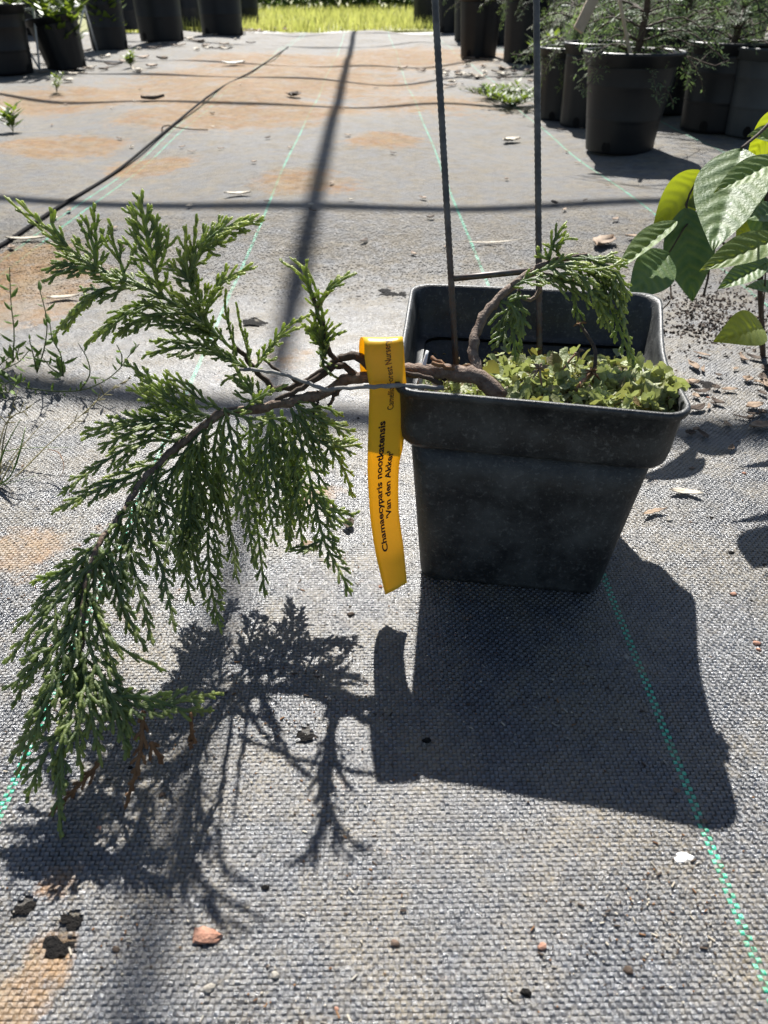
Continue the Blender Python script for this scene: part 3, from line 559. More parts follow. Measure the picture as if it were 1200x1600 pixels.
# browned tips resting on the ground
for q in ((224,1110,.224,218,1180,.206,195,1265,.190),(157,1190,.2055,125,1225,.198,75,1275,.188),(298,1115,.222,300,1150,.216,297,1172,.212),(235,1160,.212,250,1185,.207,255,1195,.2055)):
    spray(PX(q[:3], q[3:6], q[6:]), NV(.3), lat=.007, mats='dead_needles', young=0, name='dead_spray', gap=.003, tert=False)
# sprays on the arching stem inside the pot
AR = [([(858,404,.406),(862,385,.409),(872,365,.411),(886,345,.413)], .008, .9),([(862,412,.405),(895,420,.402),(935,421,.399),(972,412,.398)], .012, .9),([(885,404,.41),(930,405,.408),(950,402,.407),(976,406,.406)], .010, .9),
 ([(892,404,.410),(933,437,.404),(954,479,.398),(975,533,.388),(1000,583,.377)], .012, .8),([(892,437,.404),(900,479,.400),(910,517,.392)], .010, .4),([(930,425,.402),(946,480,.394),(952,520,.386)], .011, .7),([(860,438,.402),(905,445,.396),(935,470,.391),(950,505,.386)], .012, .7),
 ([(812,455,.398),(798,500,.392),(768,548,.382)], .011, .3),([(810,462,.398),(803,517,.388),(806,567,.378)], .010, .3),([(808,460,.398),(785,500,.394),(775,530,.388)], .009, .35),([(860,430,.402),(875,440,.398),(885,455,.395)], .008, .4),([(917,398,.414),(945,420,.41),(962,450,.405),(978,490,.398)], .012, .8),([(860,405,.406),(845,400,.407),(838,388,.408)], .006, .8),([(940,440,.402),(965,470,.396),(972,500,.39)], .009, .8)]
AR += [([(779,470,.391),(800,478,.386),(815,500,.380),(818,530,.374)], .009, .5),([(800,448,.396),(835,436,.392),(868,446,.388),(890,470,.383)], .010, .8),([(850,414,.405),(885,420,.396),(915,440,.388),(930,475,.381)], .011, .9),
 ([(835,425,.402),(860,418,.396),(890,412,.392),(925,412,.389)], .010, .95),([(905,400,.412),(940,412,.404),(965,432,.398),(985,470,.390)], .011, .9),([(917,398,.414),(950,430,.402),(968,480,.392),(985,540,.38)], .010, .8),([(880,405,.410),(870,390,.404),(880,375,.402),(900,372,.401)], .008, .9)]
for pth, lat, yg in AR: spray(PX(*pth), NV(.3), parent=ARCH, lat=lat*1.35, gap=.0033, young=yg, r=.00088, droop=.2)

# ================================================================== PLANT TAG
rows = [(602,929,636,910,.316),(594,895,633,880,.3235),(586.5,862,630,851,.330),(578.5,807,623,797,.338),(574.5,742,623.5,731,.344),(574.5,706,630,695,.346),(576,652,634,648,.347),(577,612,635,605,.348),(576,597,634,590,.349),(570,561,632,561,.352),(569,536,630,532,.356),
        (566,527,628,526,.362),(562,531,624,530,.370),(561,550,622,552,.376),(563,584,620,590,.378)]
Lp = smooth_path([A(r_[0], r_[1], r_[4]) for r_ in rows], 90); Rp = smooth_path([A(r_[2], r_[3], r_[4]+.001) for r_ in rows], 90)
Cc = (Lp+Rp)/2; cum = np.r_[0, np.cumsum(np.linalg.norm(np.diff(Cc, axis=0), axis=1))]
tg = thing('plant_tag', 'yellow-orange printed plastic strip tag looped around the conifer stem', 'tag', Cc[0])
mb = MB(); V = []; fs = []; NX = 7
for i in range(90):
    for k in range(NX):
        w_ = k/(NX-1); p = Lp[i]*(1-w_)+Rp[i]*w_; p = p+np.array([0, -.0007*math.sin(math.pi*w_), 0]); V.append(p)
        if i and k: a = i*NX+k; fs.append((a-NX-1, a-NX, a, a-1))
mb.add(V, fs); ts_ = mb.build('tag_strip', MAT['tag_plastic'], tg); md = ts_.modifiers.new('thickness', 'SOLIDIFY'); md.thickness = .00022; md.offset = 0
def tag_pt(u, w_):                            # u metres along from the bottom end, w_ 0 left .. 1 right
    i = np.interp(u, cum, np.arange(90)); i0 = min(88, int(i)); t = i-i0; l = Lp[i0]*(1-t)+Lp[i0+1]*t; r = Rp[i0]*(1-t)+Rp[i0+1]*t
    T = Cc[i0+1]-Cc[i0]; nn = nrm(np.cross(r-l, T)); return l*(1-w_)+r*w_+np.array([0, -.0007*math.sin(math.pi*w_), 0])+nn*.00045
def u_at(py):                                 # distance along the strip at photo row py
    ys = [800-F*((c-CAM)@up)/((c-CAM)@fw) for c in Cc[:74]]; return float(np.interp(-py, -np.array(ys), cum[:74]))
def text(s, u0, u1, w0, hgt, bold):
    cu = bpy.data.curves.new('lettering', 'FONT'); cu.body = s; cu.size = 1.0; cu.offset = bold; cu.resolution_u = 3; o = bpy.data.objects.new('tmp', cu); COL.objects.link(o)
    bpy.context.view_layer.update(); me = bpy.data.meshes.new_from_object(o.evaluated_get(bpy.context.evaluated_depsgraph_get())); bpy.data.objects.remove(o)
    co_ = np.array([v_.co[:] for v_ in me.vertices]); x0, x1 = co_[:, 0].min(), co_[:, 0].max()
    for v_ in me.vertices: v_.co = Vector(tag_pt(u0+(v_.co.x-x0)/(x1-x0)*(u1-u0), w0-v_.co.y*hgt))
    me.materials.clear(); me.materials.append(MAT['ink']); ob = bpy.data.objects.new('printed_line', me); COL.objects.link(ob); link(ob, ts_); return ob
text('Chamaecyparis nootkatensis', u_at(858), u_at(655), .45, .265, .030)
text("'Van den Akker'", u_at(810), u_at(705), .73, .25, .030)
text('Camellia Forest Nursery 9', u_at(640), u_at(529), .66, .24, 0.006)

# ================================================================== BROAD-LEAVED PLANT
def leaf_mesh(base, tip, width, nv, fold=.25, curl=.0, yellow=.1, quilt=.00042, NL=60, NW=9, pinch=1.0):
    base = np.asarray(base); tip = np.asarray(tip); ax = tip-base; L = np.linalg.norm(ax); t = ax/L; nv = nrm(nv-t*(t@nv)); b = np.cross(nv, t); V = []; fs = []; at = []; k0 = random.uniform(0, 6)
    for i in range(NL+1):
        s = i/NL; w = width*.5*(math.sin(math.pi*s**.80)**.85*(1-.30*s**3) if 0 < s < 1 else 0.0)*(1 if s < .86 else pinch)+(.0006 if s < .03 else 0)
        for k in range(-NW, NW+1):
            q = k/NW; z = abs(q)*w*fold+curl*L*(s-.5)**2*-4+curl*L
            vein = math.sin((s*1.0-abs(q)**1.2*(.20+.05*math.sin(7*s+k0))+.012*math.sin(19*s+k0))*math.pi*2*8)             # pinnate quilting between the side veins
            z += quilt*vein*(1-abs(q)**3)*min(1, s*6)-quilt*1.6*math.exp(-(q*5)**2)
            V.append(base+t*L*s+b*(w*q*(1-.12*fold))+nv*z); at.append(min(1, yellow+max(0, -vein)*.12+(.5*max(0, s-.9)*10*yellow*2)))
    m = 2*NW+1
    for i in range(NL):
        for k in range(m-1): a = i*m+k; fs.append((a, a+1, a+m+1, a+m))
    return V, fs, at
bp = thing('viburnum_plant', 'young shrub with large quilted oval green leaves beside the square pot', 'shrub', G(1192,556))
def bleaf(x0, y0, Y0, x1, y1, Y1, wpx, nv, **kw):
    a = A(x0, y0, Y0); b = A(x1, y1, Y1); sc = ((a+b)/2-CAM)@fw/F; lab = kw.pop('label', None); V, fs, at = leaf_mesh(a, b, wpx*sc, np.asarray(nv, float), **kw); mb = MB(); mb.add(V, fs, at); o = mb.build('leaf', MAT['broad_leaf'], bp)
    if lab: o['label'] = lab
bleaf(1158,232,.60, 1114,392,.505, 112, (-.25,-.55,.83), fold=.10, quilt=.0005)
bleaf(1096,268,.665, 1018,364,.65, 72, (.35,-.75,.3), fold=.1, yellow=.55, label='leaf tinted yellow-green for the sun shining through it')
bleaf(1056,346,.625, 961,426,.57, 46, (-.4,-.4,.85), fold=.55, yellow=.2)
bleaf(1046,396,.615, 982,468,.55, 72, (-.2,-.9,.4), fold=.15, yellow=.05)
bleaf(1070,325,.64, 1082,472,.615, 88, (.1,-.95,.25), fold=.12, yellow=.0, quilt=.0005)
bleaf(1222,246,.57, 1116,300,.53, 52, (-.1,-.45,.9), fold=.3, yellow=.25)
bleaf(1222,368,.57, 1093,423,.53, 58, (0,-.5,.85), fold=.25, yellow=.3)
bleaf(1196,412,.60, 1121,452,.57, 42, (0,-.5,.85), fold=.35, yellow=.1)
bleaf(1192,512,.615, 1114,534,.58, 66, (.1,-.65,.75), fold=.2, curl=.08, yellow=.55)
bleaf(1225,170,.66, 1165,258,.65, 60, (.3,-.75,.2), fold=.1, yellow=.6, label='leaf tinted yellow-green for the sun shining through it')
bleaf(1175,320,.66, 1150,384,.65, 36, (.3,-.8,.2), fold=.1, yellow=.55)
bleaf(1180,300,.64, 1210,392,.63, 60, (.1,-.9,.3), fold=.15, yellow=.0)
bleaf(1200,290,.61, 1190,250,.63, 34, (0,-.7,.7), fold=.2, yellow=.1)
bleaf(1240,480,.66, 1215,430,.65, 40, (0,-.7,.7), fold=.2, yellow=.1)
bleaf(1230,330,.63, 1150,340,.60, 46, (.1,-.5,.85), fold=.2, yellow=.12); bleaf(1210,420,.64, 1140,398,.62, 40, (0,-.6,.8), fold=.25, yellow=.05); bleaf(1235,215,.66, 1168,212,.63, 44, (0,-.6,.8), fold=.2, yellow=.2); bleaf(1120,300,.67, 1062,318,.66, 44, (.1,-.8,.5), fold=.2, yellow=.1); bleaf(1225,455,.63, 1165,448,.60, 34, (0,-.5,.85), fold=.3, yellow=.1)
def bstem(pts, r0, r1, mat='bark_dark'): mb = MB(); Q = smooth_path(PX(*pts), 14); mb.tube(Q, np.linspace(r0, r1, 14), 8); mb.build('stem', MAT[mat], bp)
bstem([(1192,556,.665),(1190,500,.66),(1188,440,.65),(1196,360,.64),(1200,260,.64),(1222,170,.64)], .0026, .0018)
bstem([(1196,360,.64),(1180,290,.625),(1160,236,.60)], .0012, .0008); bstem([(1222,170,.64),(1190,205,.62),(1158,232,.60)], .0014, .0010)
bstem([(1190,440,.65),(1150,400,.65),(1110,360,.645),(1072,326,.64),(1096,268,.665)], .0013, .0008); bstem([(1110,360,.645),(1080,345,.64),(1046,394,.615)], .0009, .0006)
bstem([(1099,462,.62),(1107,428,.63),(1110,370,.64)], .0010, .0008); bstem([(1032,486,.60),(1047,470,.605),(1048,450,.605),(1046,400,.615)], .0006, .0005, 'dead_needles')
bstem([(1190,500,.66),(1195,450,.62),(1196,412,.60)], .0008, .0006); bstem([(1191,520,.662),(1195,515,.63),(1192,512,.615)], .0007, .0006)

# ================================================================== ROUND NURSERY POTS
def lathe(mb, prof, nseg, rfun=None):
    V = []; fs = []
    for j, (r_, z_) in enumerate(prof):
        for i in range(nseg):
            a = i*2*math.pi/nseg; rr = r_*(rfun(a, z_) if rfun else 1); V.append((rr*math.cos(a), rr*math.sin(a), z_))
    for j in range(len(prof)-1):
        for i in range(nseg): a = j*nseg+i; b = j*nseg+(i+1) % nseg; fs.append((a, b, b+nseg, a+nseg))
    mb.add(V, fs)
def round_pot(px, rt_, rb_, h, label, ribs=0, mat='nursery_pot', group='black nursery pots beside the path', tilt=(0, 0), rotz=0.0, x=None, y=None):
    if px is not None: g = G(*px); x, y = g[0], g[1]+rb_*.98
    t = thing('nursery_pot', label, 'pot', (x, y, gz(x, y)), group); t.rotation_euler = (tilt[0], tilt[1], rotz)
    def part(name, prof, m, rf=None, seg=56):
        mb = MB(); lathe(mb, prof, seg, rf); o = mb.build(name, MAT[m]); o.parent = t; return o
    rz = lambda z_: rb_+(rt_*.93-rb_)*z_/h
    rf = (lambda a, z_: 1+.018*max(-.4, min(.4, math.sin(a*ribs)))*(1 if .06*h < z_ < .86*h else 0)) if ribs else None
    zz = [0, .012*h, .05*h, .08*h, .3*h, .33*h, .345*h, .36*h, .6*h, .66*h, .675*h, .69*h, .84*h, .88*h]; bump_ = {.33*h: .0, .345*h: .012, .36*h: 0, .675*h: .010} if not ribs else {}
    prof = [(rz(z_)*(1+bump_.get(z_, 0))-(.012*rb_ if z_ == 0 else 0), z_) for z_ in zz]; wall_ = part('pot_wall', [(0.001, .0)]+prof+[(rz(.88*h)*.975, .88*h), (rz(.3*h)*.97, .3*h)], mat, rf, 72 if ribs else 48)
    r1_ = rt_*.985; part('pot_rim', [(rz(.86*h)*1.0, .862*h), (r1_*.985, .868*h), (r1_*.99, .95*h), (rt_*1.02, .965*h), (rt_*1.03, .985*h), (rt_*1.0, h), (rt_*.965, .99*h), (rt_*.95, .9*h), (rz(.85*h)*.96, .865*h)], mat)
    mb = MB(); V = [(0, 0, .85*h)]+[(rz(.85*h)*.975*math.cos(k*.3927), rz(.85*h)*.975*math.sin(k*.3927), .84*h+.01*h*math.sin(k*2.1)) for k in range(16)]; mb.add(V, [(0, k+1, (k+1) % 16+1) for k in range(16)]); o = mb.build('potting_soil', MAT['soil']); o.parent = t
    for a in (rad(232), rad(352), rad(112)):                             # drainage holes low on the wall: dark discs paint the shade inside
        mb = MB(); V = []; c = np.array([math.cos(a), math.sin(a), 0]); s_ = np.array([-math.sin(a), math.cos(a), 0])
        for k in range(12): an = k*math.pi/6; V.append(c*(rz(.06*h)+.0012)+s_*rb_*.13*math.cos(an)+np.array([0, 0, .075*h+.065*h*math.sin(an)]))
        mb.add(V, [tuple(range(12))]); o = mb.build('drain_hole_shade', MAT['dark_soil_hole']); o.parent = wall_
    return t
BG = {}
BG['A'] = round_pot((980,241), .100, .070, .185, 'squat black nursery pot with two moulded hoops and a clear drain hole, under feathery branches', rotz=.0)
BG['B'] = round_pot((888,182), .082, .068, .17, 'ribbed black nursery pot tucked against the squat hooped pot', 14)
BG['C'] = round_pot((928,196), .082, .070, .185, 'narrow sliver of a black nursery pot behind the squat hooped pot', 12, x=None)
BG['D'] = round_pot(None, .105, .085, .19, 'black nursery pot in deep shade behind the squat hooped pot', x=.80, y=2.25)
BG['E'] = round_pot((1130,214), .092, .075, .18, 'black nursery pot holding a bare trunk beside the dusty grey pot')
BG['F'] = round_pot((1196,222), .088, .068, .175, 'dusty grey nursery pot at the end of the feathery shrub row', mat='grey_pot')
BG['H'] = round_pot((750,92), .108, .084, .26, 'deeply ribbed black nursery pot standing alone by the path edge', 12)
BG['I'] = round_pot((738,66), .12, .10, .30, 'black nursery pot with a crinkled foil rim behind the lone ribbed pot', 12)
BG['J'] = round_pot((824,106), .11, .09, .26, 'tall ribbed black nursery pot behind a steel rod', 12)
BG['J2'] = round_pot((795,66), .12, .10, .30, 'shaded black nursery pot behind the tall ribbed pot', 10)
BG['L'] = round_pot((708,50), .15, .125, .38, 'dark nursery pot near the meadow edge beside the path', 10)
BG['K'] = round_pot((671,38), .15, .13, .38, 'black nursery pot closest to the meadow grass on the shrub side', 10)
BG['M'] = round_pot(None, .11, .09, .24, 'black nursery pot crowded under the feathery shrubs', x=1.02, y=2.75)
BG['N'] = round_pot(None, .11, .09, .24, 'grey nursery pot half hidden behind feathery branches', mat='grey_pot', x=.74, y=2.9)
BG['O'] = round_pot(None, .11, .09, .22, 'black nursery pot deep in the shrub rows', x=1.22, y=2.25)
for k, (x_, y_) in enumerate(((.98,3.6),(1.25,3.3),(.9,4.4),(1.3,4.3),(1.6,3.8),(1.05,5.2),(1.5,5.3),(1.55,2.8))): round_pot(None, .13, .105, .28, 'black nursery pot in the back rows under the shrubs', 12, x=x_, y=y_, group='back row nursery pots')
LP = [((-18,116),.15,.125,.235,'black nursery pot beside the white wire stand'),((96,106),.112,.080,.195,'leaning ribbed black nursery pot behind the white wire stand'),((165,79),.108,.094,.30,'black nursery pot between the leaning pot and the wide pots'),((247,69),.150,.127,.36,'wide black nursery pot with a smooth wall on leaf litter'),((343,57),.160,.138,.36,'wide black nursery pot at the end of the row next to the leaf heap'),
      ((295,43),.14,.12,.36,'dark nursery pot showing between the two wide pots'),((197,46),.14,.12,.36,'black nursery pot glimpsed behind the smooth wide pot'),((381,36),.14,.12,.36,'small dark nursery pot behind the leaf heap')]
for k, (p, a_, b_, h_, lb) in enumerate(LP): BG['L%d' % k] = round_pot(p, a_, b_, h_, lb, 14 if k == 1 else 0, tilt=(0, -.13) if k == 1 else (0, 0))
for k, (x_, y_) in enumerate(((-2.4,5.2),(-2.75,6.0),(-2.2,6.1))): round_pot(None, .17, .145, .4, 'black nursery pot in the second row behind the wide pots', x=x_, y=y_, group='second row nursery pots')

# feathery shrubs in the pots
def feather(mb, pts, lat, N, gap=.010, wl=.0015, young=0.0):
    L = np.linalg.norm(np.diff(np.array(pts), axis=0), axis=1).sum(); k = max(6, int(L/.008)); Q = smooth_path(pts, k); T = np.gradient(Q, axis=0); T /= np.linalg.norm(T, axis=1)[:, None]+1e-9; d = gap; sd = 1
    while d < L:
        u_ = d/L; i = min(k-1, int(u_*(k-1))); B = nrm(np.cross(N, T[i])); ll = lat*(1-.75*u_)*random.uniform(.6, 1.2); dr = nrm(T[i]*.7+B*sd*.8+N*random.uniform(-.4, .4)+np.array([0, 0, -.25])); p0 = Q[i]; m = max(2, int(ll/.0075))
        for j in range(m):
            p = p0+dr*ll*(j+.5)/m; e = nrm(np.cross(N, dr)); w = wl*random.uniform(.8, 1.3); tl = .0115*random.uniform(.7, 1.2)
            for s2 in (-1, 1): q = nrm(dr*.75+e*s2*.8); n2 = nrm(np.cross(q, N))*w*.5; mb.add([p, p+q*tl*.5+n2, p+q*tl, p+q*tl*.5-n2], [(0,1,2,3)], min(1, young+random.random()*.35))
        d += gap*random.uniform(.7, 1.3); sd = -sd
def feather_shrub(key, label, h, nb, reach, base_z, lat=.03, young=0.0, lean=(0, 0)):
    t0 = BG[key].location; t = thing('feathery_shrub', label, 'shrub', (t0[0], t0[1], t0[2]+base_z), 'feathery shrubs in the nursery pots'); b = np.array(t.location)
    top = b+np.array([lean[0], lean[1], h]); mb = MB(); tr = smooth_path([b-[0, 0, .02], b+np.array([lean[0]*.3+.01, lean[1]*.3, h*.4]), top], 12); mb.tube(tr, np.linspace(.009, .003, 12), 7); mb.build('trunk', MAT['bark_dark'], t)
    fm = MB(); bm_ = MB()
    for k in range(nb):
        s = random.random(); p = tr[int(s*11)]; a = random.uniform(0, 6.283); r_ = reach*random.uniform(.5, 1.15); d = np.array([math.cos(a), math.sin(a), 0]); drop = r_*random.uniform(-.1, .42)
        pts = [p, p+d*r_*.45+[0, 0, r_*.12], p+d*r_*.85-[0, 0, drop*.35], p+d*r_-[0, 0, drop]]
        if pts[-1][2] < .03: continue
        bm_.tube(smooth_path(pts, 8), np.linspace(.0022, .0007, 8), 4); feather(fm, pts, lat, nrm(np.array([0, -.5, .8])+RNG.normal(size=3)*.4), young=young*random.random())
    bm_.build('twigs', MAT['bark_dark'], t); fm.build('foliage', MAT['feather_leaf'], t, False)
feather_shrub('A', 'feathery shrub with drooping blue-green sprays in the squat hooped pot', .24, 56, .17, .15, .032, .3)
feather_shrub('B', 'feathery shrub with yellow-green low sprays in the ribbed pot by the hooped pot', .13, 60, .15, .14, .03, .6)
feather_shrub('E', 'feathery shrub on a bare trunk in the pot by the dusty grey pot', .21, 84, .20, .16, .034, .3)
feather_shrub('D', 'shaded feathery shrub behind the hooped pot', .17, 80, .22, .16, .034, .2)
feather_shrub('M', 'feathery shrub crowded behind the shaded one', .18, 72, .24, .2, .036, .3)
feather_shrub('N', 'feathery shrub rising from the half hidden grey pot', .18, 80, .25, .2, .036, .4)
feather_shrub('O', 'feathery shrub deep in the shrub rows', .18, 72, .24, .19, .036, .3)
feather_shrub('J', 'feathery shrub reaching low from the tall ribbed pot behind the rod', .18, 60, .24, .22, .04, .8)
feather_shrub('H', 'sparse feathery shrub in the lone deeply ribbed pot', .18, 28, .2, .23, .036, .6)
feather_shrub('I', 'feathery shrub in the foil-rimmed pot', .18, 32, .25, .27, .04, .5)
feather_shrub('J2', 'feathery shrub in the shaded pot behind the tall ribbed pot', .18, 40, .28, .27, .04, .4)
# foil on the pot rim, stake, low ferny growth by the pots
t0 = BG['I'].location; mb = MB()
for k in range(26):
    a = math.pi+k*math.pi/25; r_ = .125+random.uniform(-.006, .008); mb.add([(t0[0]+r_*math.cos(a), t0[1]+r_*math.sin(a), .30+random.uniform(-.012, .004)), (t0[0]+r_*math.cos(a+.12), t0[1]+r_*math.sin(a+.12), .30+random.uniform(-.012, .004)), (t0[0]+(r_-.006)*math.cos(a+.12), t0[1]+(r_-.006)*math.sin(a+.12), .325), (t0[0]+(r_-.006)*math.cos(a), t0[1]+(r_-.006)*math.sin(a), .322)], [(0,1,2,3)])
o = tag(mb.build('foil_wrap', MAT['galvanised'], smooth=False), 'crumpled silver foil around the rim of a nursery pot', 'foil'); md = o.modifiers.new('thickness', 'SOLIDIFY'); md.thickness = .0008
def plank(a, b, w, d):
    a = np.array(a); b = np.array(b); z_ = nrm(b-a); x_ = nrm(np.cross(z_, [0, 1, 0])); y_ = np.cross(z_, x_); R = np.array([x_, y_, z_]).T; mb = MB(); mb.box((a+b)/2, (w, d, np.linalg.norm(b-a)), R); o = mb.build('wooden_stake', MAT['wood_stake'], smooth=False); bv = o.modifiers.new('bevel', 'BEVEL'); bv.width = .001; return o
tag(plank(A(903,48,1.78), A(932,-12,1.82), .022, .006), 'pale weathered wooden stake slanting among the feathery branches', 'stake')
tag(plank(A(968,0,1.74), A(997,150,1.72), .006, .006), 'thin brown twig stake hanging across the squat hooped pot', 'stake')

def weed_plant(name, label, px, height, n_st, leaf, spread, mat='weed', grp=None, base=None, cat='weed', up_=1.0):
    b = G(*px) if base is None else np.array(base); b[2] = gz(b[0], b[1]); t = thing(name, label, cat, b, grp); sm = MB(); lm = MB()
    for k in range(n_st):
        a = random.uniform(0, 6.28); h = height*random.uniform(.6, 1.1); tip = b+np.array([math.cos(a)*spread*random.uniform(.3, 1), math.sin(a)*spread*random.uniform(.3, 1), h*up_]); pts = smooth_path([b, (b+tip)/2+np.array([0, 0, h*.12])+RNG.normal(size=3)*h*.05, tip], 10); sm.tube(pts, np.linspace(.0009, .0005, 10), 5)
        for i in range(2, 10):
            for s2 in range(2):
                d = nrm(np.array([math.cos(a+i*2.4+s2*3.1), math.sin(a+i*2.4+s2*3.1), .55])); l = leaf*random.uniform(.6, 1.2); w = nrm(np.cross(d, [0, 0, 1]))*l*.17; p = pts[i]; lm.add([p, p+d*l*.5+w, p+d*l, p+d*l*.5-w], [(0,1,2,3)])
    sm.build('stems', MAT['weed_stem'], t); lm.build('leaves', MAT[mat], t, False); return t
for px, lb, h, n_, lf, sp_ in (((205,106),'small bright weed sprouting through the fabric near the leaning pot',.05,6,.03,.04),((20,203),'light green seedling rooted beside dry leaf scraps',.05,4,.035,.03),((88,142),'sparse little weed between the leaf litter and the fabric seam',.05,4,.02,.04),
    ((925,30),'x',0,0,0,0)): 
    if n_: weed_plant('weed', lb, px, h, n_, lf, sp_, 'bright_leaf')
weed_plant('low_weed', 'low ferny weed patch on the fabric beside the ribbed pot', (800,160), .045, 26, .03, .16, 'bright_leaf')
weed_plant('low_weed', 'dry-leaved weed patch in front of the tall ribbed pot', (770,150), .03, 14, .022, .12, 'weed')
weed_plant('low_weed', 'bright palmate seedling between the ribbed pots', (848,120), .14, 10, .06, .07, 'bright_leaf', up_=1)
for k in (0, 1, 2):
    t0 = BG['L%d' % k].location; weed_plant('leafy_shrub', ['broad-leaved shrub in the pot beside the white wire stand','broad-leaved shrub in the leaning ribbed pot','broad-leaved shrub in the pot by the wide pots'][k], None, .35, 12, .10, .2, 'bright_leaf', base=(t0[0], t0[1], 0), cat='shrub').location[2] += 0
# white wire stand by the leaning pot
gA, gB, gC = G(62,108), G(153,82), G(72,70); ws = thing('wire_stand', 'white folding wire stand against the leaning ribbed pot', 'stand', gA)
HT = .232
def wire(a, b, r=.0045, nm='leg'): mb = MB(); mb.tube([a, (np.array(a)+np.array(b))/2, b], r, 8); mb.build(nm, MAT['white_wire'], ws)
tA, tB, tC = A(52,13,gA[1]+.05), A(132,9,gB[1]-.2), A(22,18,gA[1]+.1)
wire(gA, tA); wire(G(50,100), tC); wire(gB, tB); wire(tA, tB, .0045, 'top_bar'); wire(tC, tA, .0045, 'top_bar'); wire(gA, A(20,38,gA[1]), .004, 'brace'); wire(A(118,70,tB[1]), tB, .004, 'brace')

# ================================================================== SEAM LINE, WEEDS, LITTER
pts = [G(450,75), G(400,110), G(340,150), G(262,206), G(180,262), G(90,325), G(0,388), G(-150,480), G(-420,650)]
for p in pts: p[2] = gz(p[0], p[1])+.003
mb = MB(); mb.tube(smooth_path(pts, 120), .0028, 8); tag(mb.build('seam_gap_line', MAT['seam_dark']), 'thin black tube put in for the dark gap at the fabric seam', 'seam')  # black tube stands in for the shadow line of the overlapping fabric edge
g = G(265,206); mb = MB(); mb.tube(smooth_path([g+[-.018, 0, -.005], g+[-.016, 0, .010], g+[0, 0, .014], g+[.016, 0, .010], g+[.05, .01, .004], g+[.09, .015, .002]], 20), .0014, 6); tag(mb.build('wire_staple', MAT['bark_dark']), 'rusty wire staple pinning the fabric seam', 'staple')
def leafy_stem(t, pts, leaf, gap=.006, r=.0006, mat='weed', start=.05, curl=0):
    Q = smooth_path(pts, 40); mb = MB(); mb.tube(Q, np.linspace(r*1.2, r*.6, 40), 6); mb.build('stem', MAT['weed_stem'], t); L = np.linalg.norm(np.diff(Q, axis=0), axis=1).sum(); d = L*start; k = 0
    while d < L:
        i = min(39, int(d/L*39)); p = Q[i]; T = nrm(Q[min(39, i+1)]-Q[max(0, i-1)]); a = k*2.4+random.random(); B = nrm(np.cross(T, [math.cos(a), math.sin(a), .3])); dr = nrm(T*.6+B); l = leaf*random.uniform(.55, 1.2)*(1.1-.4*d/L); w = nrm(np.cross(dr, T))*l*.18; nn = nrm(np.cross(w, dr))*l*.06
        mb = MB(); mb.add([p, p+dr*l*.35+w*.9-nn, p+dr*l*.4+nn, p+dr*l*.35-w*.9-nn, p+dr*l*.7+w*.7-nn, p+dr*l*.72+nn*.6, p+dr*l*.7-w*.7-nn, p+dr*l], [(0,1,2),(0,2,3),(1,4,5,2),(2,5,6,3),(4,7,5),(5,7,6)]); mb.build('leaf', MAT[mat], t); d += gap*random.uniform(.7, 1.4); k += 1
def px_w(label, paths, leaf, name='leafy_weed', **kw):
    t = thing(name, label, 'weed', A(*paths[0][0]))
    for p in paths: leafy_stem(t, PX(*p), leaf, **kw)
    return t
px_w('upright leafy weed with a straight stem by the rusty stain', [[(20,566,.655),(22,520,.65),(17,470,.645),(15,417,.64)], [(20,566,.655),(28,550,.65),(30,538,.648)]], 0.0132)
px_w('upright forked weed beside the trailing weed', [[(58,582,.635),(70,540,.63),(73,500,.625),(62,452,.62)], [(58,582,.635),(52,555,.63),(46,530,.628)]], 0.0132)
px_w('bushy low weed behind the trailing weed', [[(99,588,.628),(95,555,.625),(82,530,.62),(78,505,.618)], [(99,588,.628),(80,575,.625),(68,560,.62)], [(99,588,.628),(92,572,.62),(86,552,.618)]], 0.0155)
px_w('long trailing weed with side shoots arching over the fabric', [[(40,606,.605),(80,611,.598),(125,610,.594),(160,597,.59),(185,578,.588),(200,558,.588),(218,537,.588)], [(125,610,.594),(140,585,.59),(136,560,.588),(122,536,.586)], [(190,572,.588),(190,555,.588),(182,538,.588)]], 0.0124, gap=.009)
px_w('sprawling narrow-leaved weed clump at the edge of the fabric shadow', [[(-20,590,.62),(10,575,.61),(30,565,.61),(45,548,.61)], [(-20,590,.62),(5,600,.60),(20,595,.60),(42,598,.60)], [(-20,590,.62),(0,570,.615),(15,558,.612)], [(-15,612,.595),(15,612,.59),(30,590,.59)]], 0.0170, gap=.005)
gt = thing('grass_tuft', 'sparse dry grass tuft with long seed stalks lying over the fabric', 'grass', G(5,762))
def blade(pts, w, mat='weed', nm='blade'):
    Q = smooth_path(PX(*pts), 18); mb = MB(); mb.tube(Q, np.linspace(w, w*.25, 18), 5, 0, 0, .35); mb.build(nm, MAT[mat], gt); return Q
